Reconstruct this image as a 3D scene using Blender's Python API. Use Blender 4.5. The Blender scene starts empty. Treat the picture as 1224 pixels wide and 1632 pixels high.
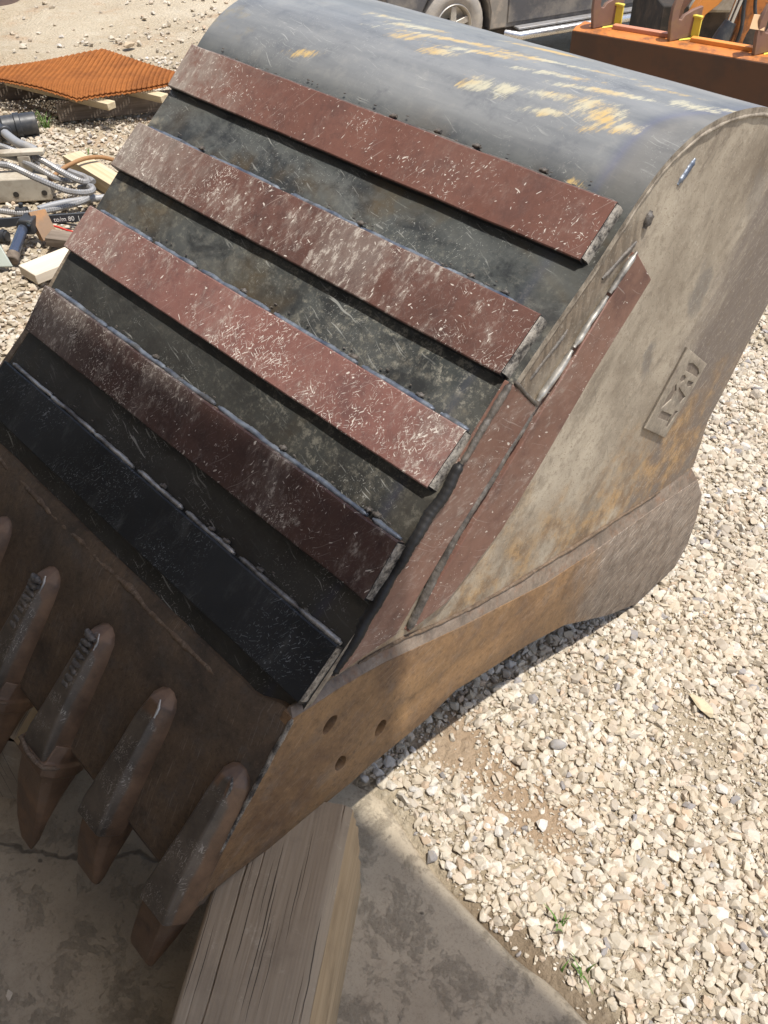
import bpy, bmesh, math, random
import numpy as np
from mathutils import Vector, Matrix, noise as mnoise

R = math.radians
random.seed(7)
rng = np.random.default_rng(11)
S = bpy.context.scene
COL = S.collection

# ------------------------------------------------------------------ camera
# world axes: X along the bucket's axis (towards the right end), Y away from the workshop, Z up
XA = (0.69328, -0.72067)          # right / forward components of +X
YA = (0.72067, 0.69328)
PITCH = 43.146
cam = bpy.data.cameras.new('camera')
cam.sensor_fit = 'VERTICAL'
cam.sensor_height = 24.0
cam.lens = 24.0 * 1411.0 / 1632.0
cam.clip_start = 0.05
cam.clip_end = 400
camo = bpy.data.objects.new('camera', cam)
COL.objects.link(camo)
camo.location = (0, 0, 1.6)
camo.rotation_euler = (R(90 - PITCH), 0, math.atan2(0.72067, 0.69328))
S.camera = camo

# ------------------------------------------------------------------ light
SUN = Vector((0.29, 0.065, 0.955)).normalized()
w = bpy.data.worlds.new('World')
S.world = w
w.use_nodes = True
wn = w.node_tree
sky = wn.nodes.new('ShaderNodeTexSky')
sky.sky_type = 'NISHITA'
sky.sun_disc = False
sky.sun_elevation = math.asin(SUN.z)
sky.sun_rotation = math.atan2(SUN.x, SUN.y)
sky.air_density = 1.0
sky.dust_density = 2.6
sky.ozone_density = 0.5
wn.links.new(sky.outputs[0], wn.nodes['Background'].inputs[0])
wn.nodes['Background'].inputs[1].default_value = 0.15
sl = bpy.data.lights.new('sun', 'SUN')
sl.energy = 4.2
sl.angle = R(0.8)
sl.color = (1.0, 0.955, 0.88)
so = bpy.data.objects.new('sun', sl)
COL.objects.link(so)
so.rotation_euler = SUN.to_track_quat('Z', 'Y').to_euler()
S.view_settings.view_transform = 'Standard'
S.view_settings.look = 'None'
S.view_settings.gamma = 1
S.view_settings.use_curve_mapping = False
S.view_settings.exposure = 0.43
S.cycles.max_bounces = 8
S.cycles.diffuse_bounces = 4
S.cycles.use_denoising = True

# ------------------------------------------------------------------ helpers
def rf(r, f, z=0.0):
    """yard frame (right, forward, up) to world axes"""
    return Vector((r * XA[0] + f * XA[1], r * YA[0] + f * YA[1], z))

def thing(name, label, cat, loc=(0, 0, 0), rotz=0.0, group=None):
    o = bpy.data.objects.new(name, None)
    COL.objects.link(o)
    o.location = loc
    o.rotation_euler = (0, 0, rotz)
    o.empty_display_size = 0.1
    o['label'] = label
    o['category'] = cat
    if group:
        o['group'] = group
    return o

def tag(o, label, cat, group=None):
    o['label'] = label
    o['category'] = cat
    if group:
        o['group'] = group
    return o

def root_of(o):
    while o.parent:
        o = o.parent
    return o

def smooth_mesh(me, angle=35):
    me.polygons.foreach_set('use_smooth', [True] * len(me.polygons))
    try:
        me.set_sharp_from_angle(angle=R(angle))
    except Exception:
        pass

def mesh_obj(name, verts, faces, mat, parent=None, local=False, smooth=None, bevel=0, origin=None):
    """verts are world coordinates unless local; children keep identity transforms under their thing"""
    off = Vector((0, 0, 0))
    if parent is not None and not local:
        off = root_of(parent).location
    if origin is not None:
        off = Vector(origin)
    vv = [(v[0] - off[0], v[1] - off[1], v[2] - off[2]) for v in verts]
    me = bpy.data.meshes.new(name)
    me.from_pydata(vv, [], faces)
    bm = bmesh.new(); bm.from_mesh(me)
    bmesh.ops.recalc_face_normals(bm, faces=bm.faces)
    bm.to_mesh(me); bm.free()
    if isinstance(mat, (list, tuple)):
        for m in mat:
            me.materials.append(m)
    else:
        me.materials.append(mat)
    if smooth:
        smooth_mesh(me, smooth)
    o = bpy.data.objects.new(name, me)
    COL.objects.link(o)
    if parent is not None:
        o.parent = parent
    elif origin is not None:
        o.location = origin
    if bevel:
        b = o.modifiers.new('bevel', 'BEVEL')
        b.width = bevel; b.segments = 2; b.limit_method = 'ANGLE'; b.angle_limit = R(40)
        b.harden_normals = False
        smooth_mesh(me, 40)
    return o

class MB:
    def __init__(s):
        s.v = []; s.f = []
    def add(s, v, f):
        n = len(s.v)
        s.v += [tuple(p) for p in v]
        s.f += [tuple(i + n for i in q) for q in f]
        return s
    def box(s, c, size, M=None):
        x, y, z = size[0] / 2, size[1] / 2, size[2] / 2
        v = [Vector((sx * x, sy * y, sz * z)) for sx in (-1, 1) for sy in (-1, 1) for sz in (-1, 1)]
        if M is not None:
            v = [M @ p for p in v]
        v = [p + Vector(c) for p in v]
        return s.add(v, [(0, 1, 3, 2), (4, 6, 7, 5), (0, 4, 5, 1), (2, 3, 7, 6), (0, 2, 6, 4), (1, 5, 7, 3)])
    def prism(s, pts, d):
        """closed polygon of 3D points, extruded along vector d"""
        n = len(pts)
        a = [Vector(p) for p in pts]
        b = [p + Vector(d) for p in a]
        f = [tuple(range(n)), tuple(range(2 * n - 1, n - 1, -1))]
        f += [(i, (i + 1) % n, n + (i + 1) % n, n + i) for i in range(n)]
        return s.add(a + b, f)
    def loft(s, rings, close=True, cap=True):
        n = len(rings[0]); m = len(rings)
        v = [p for r in rings for p in r]
        f = []
        for j in range(m - 1):
            for i in range(n if close else n - 1):
                k = (i + 1) % n
                f.append((j * n + i, j * n + k, (j + 1) * n + k, (j + 1) * n + i))
        if cap:
            f.append(tuple(range(n - 1, -1, -1)))
            f.append(tuple((m - 1) * n + i for i in range(n)))
        return s.add(v, f)
    def tube(s, path, r, n=8, jit=0.0, cap=True, flat=1.0):
        path = [Vector(p) for p in path]
        rings = []
        up = Vector((0, 0, 1))
        for i, p in enumerate(path):
            t = (path[min(i + 1, len(path) - 1)] - path[max(i - 1, 0)]).normalized()
            if abs(t.dot(up)) > 0.95:
                up = Vector((1, 0, 0)) if abs(t.x) < 0.9 else Vector((0, 1, 0))
            a = t.cross(up).normalized(); b = a.cross(t).normalized()
            rr = r[i] if isinstance(r, (list, tuple)) else r
            ring = []
            for k in range(n):
                q = 2 * math.pi * k / n
                j = rr * (1 + random.uniform(-jit, jit))
                ring.append(p + a * math.cos(q) * j + b * math.sin(q) * j * flat)
            rings.append(ring)
        return s.loft(rings, True, cap)
    def obj(s, name, mat, parent=None, **k):
        return mesh_obj(name, s.v, s.f, mat, parent, **k)

def spline(pts, n=8):
    """Catmull-Rom through points"""
    P = [Vector(p) for p in pts]
    P = [P[0] * 2 - P[1]] + P + [P[-1] * 2 - P[-2]]
    out = []
    for i in range(1, len(P) - 2):
        for k in range(n):
            t = k / n
            a, b, c, d = P[i - 1], P[i], P[i + 1], P[i + 2]
            out.append(0.5 * ((2 * b) + (c - a) * t + (2 * a - 5 * b + 4 * c - d) * t * t + (-a + 3 * b - 3 * c + d) * t ** 3))
    out.append(P[-2])
    return out

def plate2d(name, outer, holes, x0, x1, mat, parent, bev=0.0, res=1):
    """flat plate in the YZ plane between x0 and x1 with holes (curve fill turned into a mesh)"""
    cu = bpy.data.curves.new('tmp', 'CURVE')
    cu.dimensions = '2D'; cu.fill_mode = 'BOTH'
    for poly in [outer] + list(holes):
        sp = cu.splines.new('POLY')
        sp.points.add(len(poly) - 1)
        for i, p in enumerate(poly):
            sp.points[i].co = (p[0], p[1], 0, 1)
        sp.use_cyclic_u = True
    cu.extrude = (x1 - x0) / 2 - bev
    cu.bevel_depth = bev
    cu.bevel_resolution = 1
    if bev:
        cu.offset = -bev
    tmp = bpy.data.objects.new('tmp', cu)
    COL.objects.link(tmp)
    dg = bpy.context.evaluated_depsgraph_get()
    dg.update()
    me = bpy.data.meshes.new_from_object(tmp.evaluated_get(dg))
    off = root_of(parent).location
    c = (x0 + x1) / 2
    for v in me.vertices:
        y, z, x = v.co
        v.co = (x + c - off.x, y - off.y, z - off.z)
    bpy.data.objects.remove(tmp); bpy.data.curves.remove(cu)
    me.name = name
    me.materials.clear(); me.materials.append(mat)
    bm = bmesh.new(); bm.from_mesh(me)
    bmesh.ops.remove_doubles(bm, verts=bm.verts, dist=1e-6)
    bmesh.ops.recalc_face_normals(bm, faces=bm.faces)
    bm.to_mesh(me); bm.free()
    smooth_mesh(me, 30)
    o = bpy.data.objects.new(name, me)
    COL.objects.link(o)
    o.parent = parent
    return o

# ------------------------------------------------------------------ node helper
class G:
    def __init__(s, name, rough=0.6, metallic=0.0, spec=0.5):
        s.m = bpy.data.materials.new(name)
        s.m.use_nodes = True
        s.nt = s.m.node_tree
        s.b = s.nt.nodes['Principled BSDF']
        s.b.inputs['Roughness'].default_value = rough
        s.b.inputs['Metallic'].default_value = metallic
        s.b.inputs['Specular IOR Level'].default_value = spec
        s.tc = s.nt.nodes.new('ShaderNodeTexCoord').outputs['Object']
    def L(s, a, b):
        s.nt.links.new(a, b)
    def setin(s, sock, v):
        if hasattr(v, 'is_output'):
            s.L(v, sock)
        else:
            if sock.type == 'RGBA' and not hasattr(v, '__len__'):
                v = (v, v, v, 1)
            elif sock.type == 'RGBA' and len(v) == 3:
                v = (*v, 1)
            sock.default_value = v
    def map(s, vec=None, rot=(0, 0, 0), scale=(1, 1, 1), loc=(0, 0, 0)):
        n = s.nt.nodes.new('ShaderNodeMapping')
        s.L(vec or s.tc, n.inputs[0])
        n.inputs['Rotation'].default_value = rot
        n.inputs['Scale'].default_value = scale
        n.inputs['Location'].default_value = loc
        return n.outputs[0]
    def attr(s, name, out='Fac'):
        n = s.nt.nodes.new('ShaderNodeAttribute'); n.attribute_name = name
        return n.outputs[out]
    def noise(s, vec=None, scale=5, detail=5, rough=0.6, dist=0.0, out=0):
        n = s.nt.nodes.new('ShaderNodeTexNoise')
        s.L(vec or s.tc, n.inputs['Vector'])
        n.inputs['Scale'].default_value = scale
        n.inputs['Detail'].default_value = detail
        n.inputs['Roughness'].default_value = rough
        n.inputs['Distortion'].default_value = dist
        return n.outputs[out]
    def vor(s, vec=None, scale=5, feature='F1', out='Distance', rand=1.0):
        n = s.nt.nodes.new('ShaderNodeTexVoronoi')
        n.feature = feature
        s.L(vec or s.tc, n.inputs['Vector'])
        n.inputs['Scale'].default_value = scale
        n.inputs['Randomness'].default_value = rand
        return n.outputs[out]
    def ramp(s, f, stops, interp='LINEAR'):
        n = s.nt.nodes.new('ShaderNodeValToRGB')
        n.color_ramp.interpolation = interp
        e = n.color_ramp.elements
        while len(e) < len(stops):
            e.new(0.5)
        for i, (p, c) in enumerate(stops):
            e[i].position = p
            e[i].color = (c, c, c, 1) if not hasattr(c, '__len__') else (*c[:3], 1)
        s.L(f, n.inputs[0])
        return n.outputs[0]
    def step(s, f, a, b):
        n = s.nt.nodes.new('ShaderNodeMapRange')
        n.interpolation_type = 'SMOOTHSTEP'
        s.L(f, n.inputs[0])
        n.inputs[1].default_value = a; n.inputs[2].default_value = b
        return n.outputs[0]
    def mix(s, f, a, b, mode='MIX'):
        n = s.nt.nodes.new('ShaderNodeMix')
        n.data_type = 'RGBA'; n.blend_type = mode
        s.setin(n.inputs[0], f); s.setin(n.inputs[6], a); s.setin(n.inputs[7], b)
        return n.outputs[2]
    def math(s, op, a, b=None, c=None):
        n = s.nt.nodes.new('ShaderNodeMath'); n.operation = op
        s.setin(n.inputs[0], a)
        if b is not None:
            s.setin(n.inputs[1], b)
        if c is not None:
            s.setin(n.inputs[2], c)
        return n.outputs[0]
    def mul(s, *a):
        r = a[0]
        for x in a[1:]:
            r = s.math('MULTIPLY', r, x)
        return r
    def mx(s, *a):
        r = a[0]
        for x in a[1:]:
            r = s.math('MAXIMUM', r, x)
        return r
    def sep(s, vec=None):
        n = s.nt.nodes.new('ShaderNodeSeparateXYZ')
        s.L(vec or s.tc, n.inputs[0])
        return n.outputs
    def addv(s, vec, f, amp):
        n = s.nt.nodes.new('ShaderNodeVectorMath'); n.operation = 'MULTIPLY_ADD'
        s.L(f, n.inputs[0]); n.inputs[1].default_value = (amp, amp, amp); s.L(vec, n.inputs[2])
        return n.outputs[0]
    def scratch(s, ang, length, width, thr, base=(0, 0, 0), wob=0.01, soft=0.025, loc=(0, 0, 0)):
        v = s.map(rot=base, loc=loc)
        wv = s.noise(v, 9, 2, 0.5, out=1)
        v = s.addv(v, wv, wob)
        v = s.map(v, rot=(0, 0, ang))
        v = s.map(v, scale=(1 / length, 1 / width, 1 / length))
        return s.step(s.noise(v, 1, 1, 0.4), thr, thr + soft)
    def chips(s, scale, size, keep, base=(0, 0, 0), stretch=2.5, ang=0.0):
        v = s.map(rot=base)
        wv = s.noise(v, scale * 0.7, 2, 0.5, out=1)
        v = s.addv(v, wv, 0.6 / scale)
        v = s.map(v, rot=(0, 0, ang))
        v = s.map(v, scale=(1 / stretch, 1, 1))
        d = s.vor(v, scale)
        c = s.vor(v, scale, out='Color')
        k = s.step(s.sep(c)[0], keep, keep + 0.02)
        return s.mul(s.math('SUBTRACT', 1.0, s.step(d, size, size * 1.5)), k)
    def flecks(s, base=(0, 0, 0), thr=0.68, loc=(0, 0, 0), k=1.0):
        """short ragged nicks in three directions"""
        o = []
        for i, a in enumerate((-48, -80, 25)):
            o.append(s.scratch(R(a), 0.0060 * k, 0.0021 * k, thr + 0.01 * i, base, 0.06, 0.03, (loc[0] + i * 1.7, loc[1], loc[2])))
        return s.mx(*o)
    def bump(s, h, strength=0.3, dist=0.004, prev=None):
        n = s.nt.nodes.new('ShaderNodeBump')
        n.inputs['Strength'].default_value = strength
        n.inputs['Distance'].default_value = dist
        s.L(h, n.inputs['Height'])
        if prev is not None:
            s.L(prev, n.inputs['Normal'])
        s.L(n.outputs[0], s.b.inputs['Normal'])
        return n.outputs[0]
    def out(s, col=None, rough=None, metal=None):
        if col is not None:
            s.setin(s.b.inputs['Base Color'], col)
        if rough is not None:
            s.setin(s.b.inputs['Roughness'], rough)
        if metal is not None:
            s.setin(s.b.inputs['Metallic'], metal)
        return s.m

FLOOR = (R(-43), 0, 0)       # rotates the floor slope of the bucket flat (x along strips, y up the slope)
SIDE = (0, R(-90), 0)        # turns the side plane so that (z, y) lie flat

# ------------------------------------------------------------------ materials
def primer(name, base_d, base_l, dusty=0.0, scr=0.72, chip=0.4, leftdust=0.0, base=FLOOR, off=0.0):
    g = G(name, 0.5, 0.0, 0.4)
    big = g.noise(g.map(loc=(off, off, 0)), 3.2, 6, 0.65, 0.4)
    mid = g.noise(g.map(loc=(off, 3, 0)), 15, 7, 0.72)
    fine = g.noise(g.map(loc=(off, 0, 0)), 70, 5, 0.75)
    c = g.mix(g.ramp(big, [(0.35, 0), (0.65, 1)]), base_d, base_l)
    c = g.mix(g.mul(g.step(mid, 0.48, 0.70), 0.55), c, (base_d[0] * 0.5, base_d[1] * 0.52, base_d[2] * 0.6))
    c = g.mix(g.mul(g.step(fine, 0.46, 0.72), 0.35), c, (base_d[0] * 0.5, base_d[1] * 0.55, base_d[2] * 0.6))
    rot = g.map(rot=base, loc=(off, 0, off))
    # thin dust film and powdery scuffed areas
    patch = g.noise(g.map(rot, scale=(1, 0.55, 1)), 8, 8, 0.7, 0.5)
    x = g.sep()[0]
    left = g.step(g.math('ADD', x, g.mul(g.math('SUBTRACT', patch, 0.5), 0.5)), -0.22, -0.54)
    c = g.mix(g.mul(left, g.step(mid, 0.30, 0.55), leftdust * 0.62), c, (0.27, 0.235, 0.20))
    pw = g.noise(g.map(rot, scale=(1, 0.45, 1)), 95, 6, 0.8)
    pmask = g.mx(g.mul(g.step(patch, 0.45, 0.60), dusty), g.mul(left, leftdust * 0.6))
    c = g.mix(g.mul(g.step(patch, 0.47, 0.68), dusty * 0.5), c, (0.26, 0.215, 0.185))
    c = g.mix(g.mul(g.step(pw, 0.50, 0.64), pmask, 0.9), c, (0.46, 0.415, 0.36))
    # scratches gathered in bunches, and paint chips down to bright metal
    dens = g.step(g.noise(g.map(loc=(0, off + 3, 0)), 6, 8, 0.78), 0.48, 0.60)
    s1 = g.scratch(R(-42), 0.018, 0.0017, scr, base, 0.05, loc=(off, 0, 0))
    s2 = g.scratch(R(-85), 0.013, 0.0015, scr, base, 0.05, loc=(off + 2, 0, 0))
    s3 = g.scratch(R(40), 0.016, 0.0014, scr, base, 0.05, loc=(off + 5, 0, 0))
    s4 = g.scratch(R(-55), 0.11, 0.0020, 0.74, base, 0.03, loc=(off + 6, 1, 0))
    ch = g.flecks(base, 0.725 - 0.055 * chip, (off + 11, 0, 0), 1.25)
    ch2 = g.flecks(base, 0.75 - 0.03 * chip, (off + 15, 4, 0), 2.1)
    m = g.mul(g.mx(s1, s2, s3, ch), g.math('ADD', g.mul(dens, 0.97), 0.03 + 0.03 * dusty))
    m = g.mx(m, g.mul(ch2, 0.8), g.mul(s4, 0.22))
    c = g.mix(g.mul(m, 0.92), c, (0.66, 0.61, 0.54))
    g.bump(g.math('ADD', g.math('ADD', g.mul(fine, 0.5), g.mul(mid, 0.8)), g.mul(m, -0.6)), 0.25, 0.0015)
    return g.out(c, g.ramp(mid, [(0.32, 0.38), (0.7, 0.66)]))

M = {}
M['primer_clean'] = primer('primer_clean', (0.128, 0.058, 0.043), (0.168, 0.078, 0.058), 0.10, 0.735, 0.20, 1.3, off=1.0)
M['primer_scuffed'] = primer('primer_scuffed', (0.075, 0.038, 0.030), (0.135, 0.064, 0.049), 0.85, 0.685, 0.6, 1.1, off=2.3)
M['primer_pink'] = primer('primer_pink', (0.145, 0.068, 0.056), (0.21, 0.102, 0.085), 0.75, 0.685, 0.6, 0.35, off=4.1)
M['primer_dark'] = primer('primer_dark', (0.044, 0.025, 0.022), (0.080, 0.041, 0.034), 0.85, 0.70, 0.5, 0.45, off=6.7)
M['primer_side'] = primer('primer_side', (0.15, 0.076, 0.056), (0.20, 0.105, 0.078), 0.35, 0.76, 0.10, 0.0, base=SIDE, off=8.2)

def m_blackstrip():
    g = G('black_wear_steel', 0.5, 0.05, 0.3)
    big = g.noise(None, 4, 5, 0.6)
    c = g.mix(g.ramp(big, [(0.35, 0), (0.65, 1)]), (0.010, 0.012, 0.014), (0.026, 0.028, 0.030))
    s1 = g.scratch(R(-45), 0.02, 0.0015, 0.71, FLOOR, 0.09)
    s2 = g.scratch(R(-85), 0.014, 0.0014, 0.71, FLOOR, 0.09, loc=(3, 0, 0))
    dens = g.step(g.noise(None, 6, 4, 0.65), 0.4, 0.66)
    ch = g.flecks(FLOOR, 0.69)
    m = g.mx(g.mul(g.mx(s1, s2), dens), g.mul(ch, dens))
    film = g.step(g.noise(g.map(g.map(rot=FLOOR), scale=(1.5, 0.6, 1)), 14, 6, 0.7), 0.52, 0.75)
    c = g.mix(g.mul(film, 0.35), c, (0.12, 0.12, 0.115))
    c = g.mix(g.mul(m, 0.6), c, (0.34, 0.36, 0.38))
    g.bump(g.noise(None, 90, 3, 0.6), 0.2, 0.001)
    return g.out(c, g.ramp(big, [(0.3, 0.36), (0.7, 0.58)]))
M['black_strip'] = m_blackstrip()

def m_shell():
    g = G('mill_scale_steel', 0.42, 0.12, 0.38)
    big = g.noise(g.map(scale=(0.6, 1.4, 1.4)), 4.5, 5, 0.62, 0.4)
    c = g.mix(g.ramp(big, [(0.34, 0), (0.66, 1)]), (0.05, 0.055, 0.053), (0.105, 0.110, 0.104))
    mid = g.noise(g.map(scale=(0.7, 1, 1)), 14, 8, 0.74, 0.3)
    c = g.mix(g.mul(g.step(mid, 0.44, 0.62), 0.85), c, (0.022, 0.024, 0.026))
    c = g.mix(g.mul(g.step(mid, 0.45, 0.30), 0.35), c, (0.13, 0.13, 0.12))
    green = g.step(g.noise(g.map(loc=(4, 2, 0)), 3.5, 4, 0.6, 0.6), 0.52, 0.7)
    c = g.mix(g.mul(green, 0.6), c, g.mix(g.step(mid, 0.4, 0.6), (0.085, 0.066, 0.038), (0.13, 0.085, 0.035)))
    heel = g.attr('heel')
    blue = g.mix(g.ramp(g.noise(g.map(scale=(0.3, 3, 3)), 7, 6, 0.65), [(0.35, 0), (0.66, 1)]), (0.165, 0.172, 0.176), (0.245, 0.25, 0.248))
    blotch = g.noise(g.map(loc=(3, 8, 1)), 13, 7, 0.7)
    blue = g.mix(g.mul(g.step(blotch, 0.52, 0.68), 0.5), blue, (0.10, 0.108, 0.122))
    blue = g.mix(g.mul(g.step(blotch, 0.48, 0.34), 0.4), blue, (0.30, 0.295, 0.275))
    c = g.mix(heel, c, blue)
    # dried mud film and grey powder
    mud = g.noise(g.map(scale=(1, 1, 1), loc=(7, 1, 3)), 11, 8, 0.72)
    xx = g.sep()[0]
    lef = g.step(xx, -0.30, -0.50)
    mm = g.mul(g.step(mud, 0.53, 0.66), g.math('ADD', g.mul(lef, 0.75), g.mul(g.attr('mud'), 0.7)))
    c = g.mix(mm, c, (0.25, 0.225, 0.17))
    speck = g.noise(None, 85, 6, 0.82)
    sm = g.mul(g.step(speck, 0.50, 0.61), g.step(mid, 0.62, 0.44), g.attr('mud'), 0.95)
    c = g.mix(sm, c, (0.27, 0.255, 0.21))
    # weld heat tint: dark oxide near the beads, straw and blue rings at the right end
    h = g.attr('heat')
    hn = g.math('ADD', h, g.mul(g.math('SUBTRACT', g.noise(None, 9, 3, 0.6), 0.5), 0.7))
    c = g.mix(g.mul(g.step(hn, 0.35, 0.95), 0.85), c, (0.022, 0.021, 0.023))
    shade_fac = g.math('ADD', g.attr('low_shade'), g.mul(g.math('SUBTRACT', big, 0.5), 0.9))  # shade over the lower shell, put into its colour
    c = g.mix(g.mul(g.step(shade_fac, 0.05, 0.95), 0.82), c, (0.024, 0.022, 0.019))
    t = g.math('ADD', g.attr('tint'), g.mul(g.math('SUBTRACT', g.noise(None, 7, 3, 0.5), 0.5), 0.12))
    tint = g.ramp(t, [(0.0, (0, 0, 0)), (0.30, (0.02, 0.04, 0.09)), (0.42, (0.05, 0.055, 0.14)), (0.5, (0.085, 0.075, 0.075)), (0.62, (0.13, 0.11, 0.08)), (1.0, (0.10, 0.085, 0.06))])
    c = g.mix(g.mul(g.step(t, 0.18, 0.45), g.math('ADD', g.mul(heel, 0.25), 0.12)), c, tint)
    # scraped yellow paint, dragged along the plate
    y = g.attr('yellow')
    v = g.map(rot=(0, 0, R(-17)))
    st = g.noise(g.map(v, scale=(10, 40, 30)), 1, 5, 0.7)
    st2 = g.noise(g.map(g.map(rot=(0, 0, R(20))), scale=(150, 16, 16)), 1, 5, 0.7)
    ym = g.math('ADD', g.mul(y, 0.8), g.math('ADD', g.mul(g.math('SUBTRACT', st, 0.5), 0.9), g.mul(g.math('SUBTRACT', st2, 0.5), 1.5)))
    yb = g.noise(None, 8, 3, 0.6)
    yc = g.mix(g.step(yb, 0.42, 0.6), (0.52, 0.48, 0.34), (0.56, 0.39, 0.15))
    fl = g.noise(g.map(scale=(1, 0.6, 0.6)), 130, 6, 0.8)
    ym = g.math('ADD', ym, g.mul(g.math('SUBTRACT', fl, 0.5), 1.1))
    c = g.mix(g.mul(g.step(ym, 0.42, 0.86), g.step(y, 0.03, 0.25), 0.85), c, yc)
    # white scuffs
    s1 = g.scratch(R(12), 0.06, 0.003, 0.68, (0, 0, 0), 0.03)
    s2 = g.scratch(R(-65), 0.013, 0.0016, 0.73, FLOOR, 0.11, loc=(2, 0, 0))
    s3 = g.scratch(R(35), 0.014, 0.0015, 0.73, FLOOR, 0.11, loc=(5, 0, 0))
    d = g.step(g.noise(None, 6, 6, 0.7), 0.46, 0.66)
    ch = g.flecks(FLOOR, 0.70)
    m = g.mul(g.mx(s1, s2, s3, ch), g.math('ADD', g.mul(d, 0.7), 0.04))
    c = g.mix(g.mul(m, 0.75), c, (0.42, 0.42, 0.39))
    fine = g.noise(None, 120, 3, 0.6)
    g.bump(g.math('ADD', g.mul(fine, 0.3), g.mul(mud, 0.8)), 0.18, 0.0015)
    rr = g.ramp(big, [(0.3, 0.34), (0.7, 0.52)])
    return g.out(c, g.mix(mm, rr, 0.85))
M['shell'] = m_shell()

def m_side():
    g = G('muddy_side_steel', 0.6, 0.05, 0.4)
    n = g.noise(g.map(loc=(1, 4, 2)), 3.6, 6, 0.62, 0.5)
    c = g.mix(g.ramp(n, [(0.33, 0), (0.64, 1)]), (0.20, 0.165, 0.125), (0.46, 0.40, 0.31))
    stn = g.noise(g.map(g.map(rot=(R(-52), 0, 0)), scale=(1, 0.5, 1.6), loc=(3, 1, 6)), 5.5, 8, 0.72, 0.4)
    c = g.mix(g.mul(g.step(stn, 0.50, 0.66), 0.7), c, (0.14, 0.112, 0.085))
    c = g.mix(g.mul(g.step(stn, 0.44, 0.30), 0.5), c, (0.46, 0.40, 0.31))
    # dark worn steel towards the mouth edge (rear)
    y = g.sep()
    wear = g.math('ADD', g.math('SUBTRACT', y[1], g.mul(y[2], 0.42)), g.mul(g.math('SUBTRACT', g.noise(g.map(g.map(rot=(R(-52), 0, 0)), scale=(3, 2, 9)), 1.5, 6, 0.65), 0.5), 0.32))
    wm = g.step(wear, -0.055, 0.085)
    c = g.mix(g.mul(wm, 0.9), c, (0.135, 0.110, 0.095))
    # discrete dark grease blotches
    for (cy, cz, rad, k) in ((0.29, 0.865, 0.055, 0.75), (0.17, 0.785, 0.034, 0.75), (0.40, 1.0, 0.05, 0.45)):
        d = g.math('SQRT', g.math('ADD', g.math('POWER', g.mul(g.math('SUBTRACT', y[1], cy), 1.7), 2.0), g.math('POWER', g.math('SUBTRACT', y[2], cz), 2.0)))
        d = g.math('ADD', d, g.mul(g.math('SUBTRACT', g.noise(None, 30, 4, 0.6), 0.5), 0.07))
        c = g.mix(g.mul(g.math('SUBTRACT', 1.0, g.step(d, rad * 0.5, rad * 1.15)), k), c, (0.15, 0.135, 0.12))
    # rust wash low on the plate
    lowm = g.math('ADD', g.math('ADD', g.mul(y[2], -1.0), 0.66), g.mul(g.math('SUBTRACT', g.noise(g.map(loc=(5, 0, 0)), 9, 6, 0.7), 0.5), 0.55))
    lm = g.step(lowm, -0.02, 0.17)
    rust = g.mix(g.step(g.noise(None, 22, 5, 0.65), 0.4, 0.62), (0.20, 0.12, 0.06), (0.42, 0.26, 0.11))
    lp2 = g.noise(g.map(loc=(2, 2, 2)), 16, 7, 0.72)
    c = g.mix(g.mul(lm, g.step(lp2, 0.36, 0.62), 0.85), c, rust)
    c = g.mix(g.mul(lm, g.step(lp2, 0.56, 0.70), 0.6), c, (0.10, 0.075, 0.055))
    # blackened heat band under the curved edge
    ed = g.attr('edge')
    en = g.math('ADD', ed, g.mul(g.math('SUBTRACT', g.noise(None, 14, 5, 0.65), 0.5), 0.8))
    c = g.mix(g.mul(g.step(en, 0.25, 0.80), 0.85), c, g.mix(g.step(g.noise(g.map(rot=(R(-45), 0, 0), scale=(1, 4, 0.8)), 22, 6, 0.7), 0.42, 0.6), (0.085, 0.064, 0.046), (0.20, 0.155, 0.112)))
    # pits, scratches
    s1 = g.scratch(R(52), 0.05, 0.0020, 0.68, SIDE, 0.03)
    s2 = g.scratch(R(62), 0.03, 0.0016, 0.69, SIDE, 0.03, loc=(0, 3, 1))
    s3 = g.scratch(R(-20), 0.10, 0.0014, 0.70, SIDE, 0.012, loc=(0, 7, 1))
    c = g.mix(g.mul(g.mx(s1, s2), g.math('ADD', g.mul(wm, 0.45), 0.06)), c, (0.44, 0.39, 0.33))
    c = g.mix(g.mul(s3, 0.35), c, (0.10, 0.085, 0.07))
    sp = g.flecks(SIDE, 0.68)
    c = g.mix(g.mul(sp, 0.55), c, (0.15, 0.105, 0.07))
    f = g.noise(None, 60, 5, 0.65)
    c = g.mix(g.mul(g.step(f, 0.5, 0.66), 0.42), c, (0.16, 0.125, 0.09))
    c = g.mix(g.mul(g.step(g.noise(g.map(loc=(6, 6, 6)), 150, 5, 0.8), 0.54, 0.68), 0.4), c, (0.52, 0.47, 0.39))
    g.bump(g.math('ADD', g.mul(f, 0.7), n), 0.35, 0.0022)
    return g.out(c, g.ramp(n, [(0.3, 0.5), (0.7, 0.7)]))
M['side'] = m_side()

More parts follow.
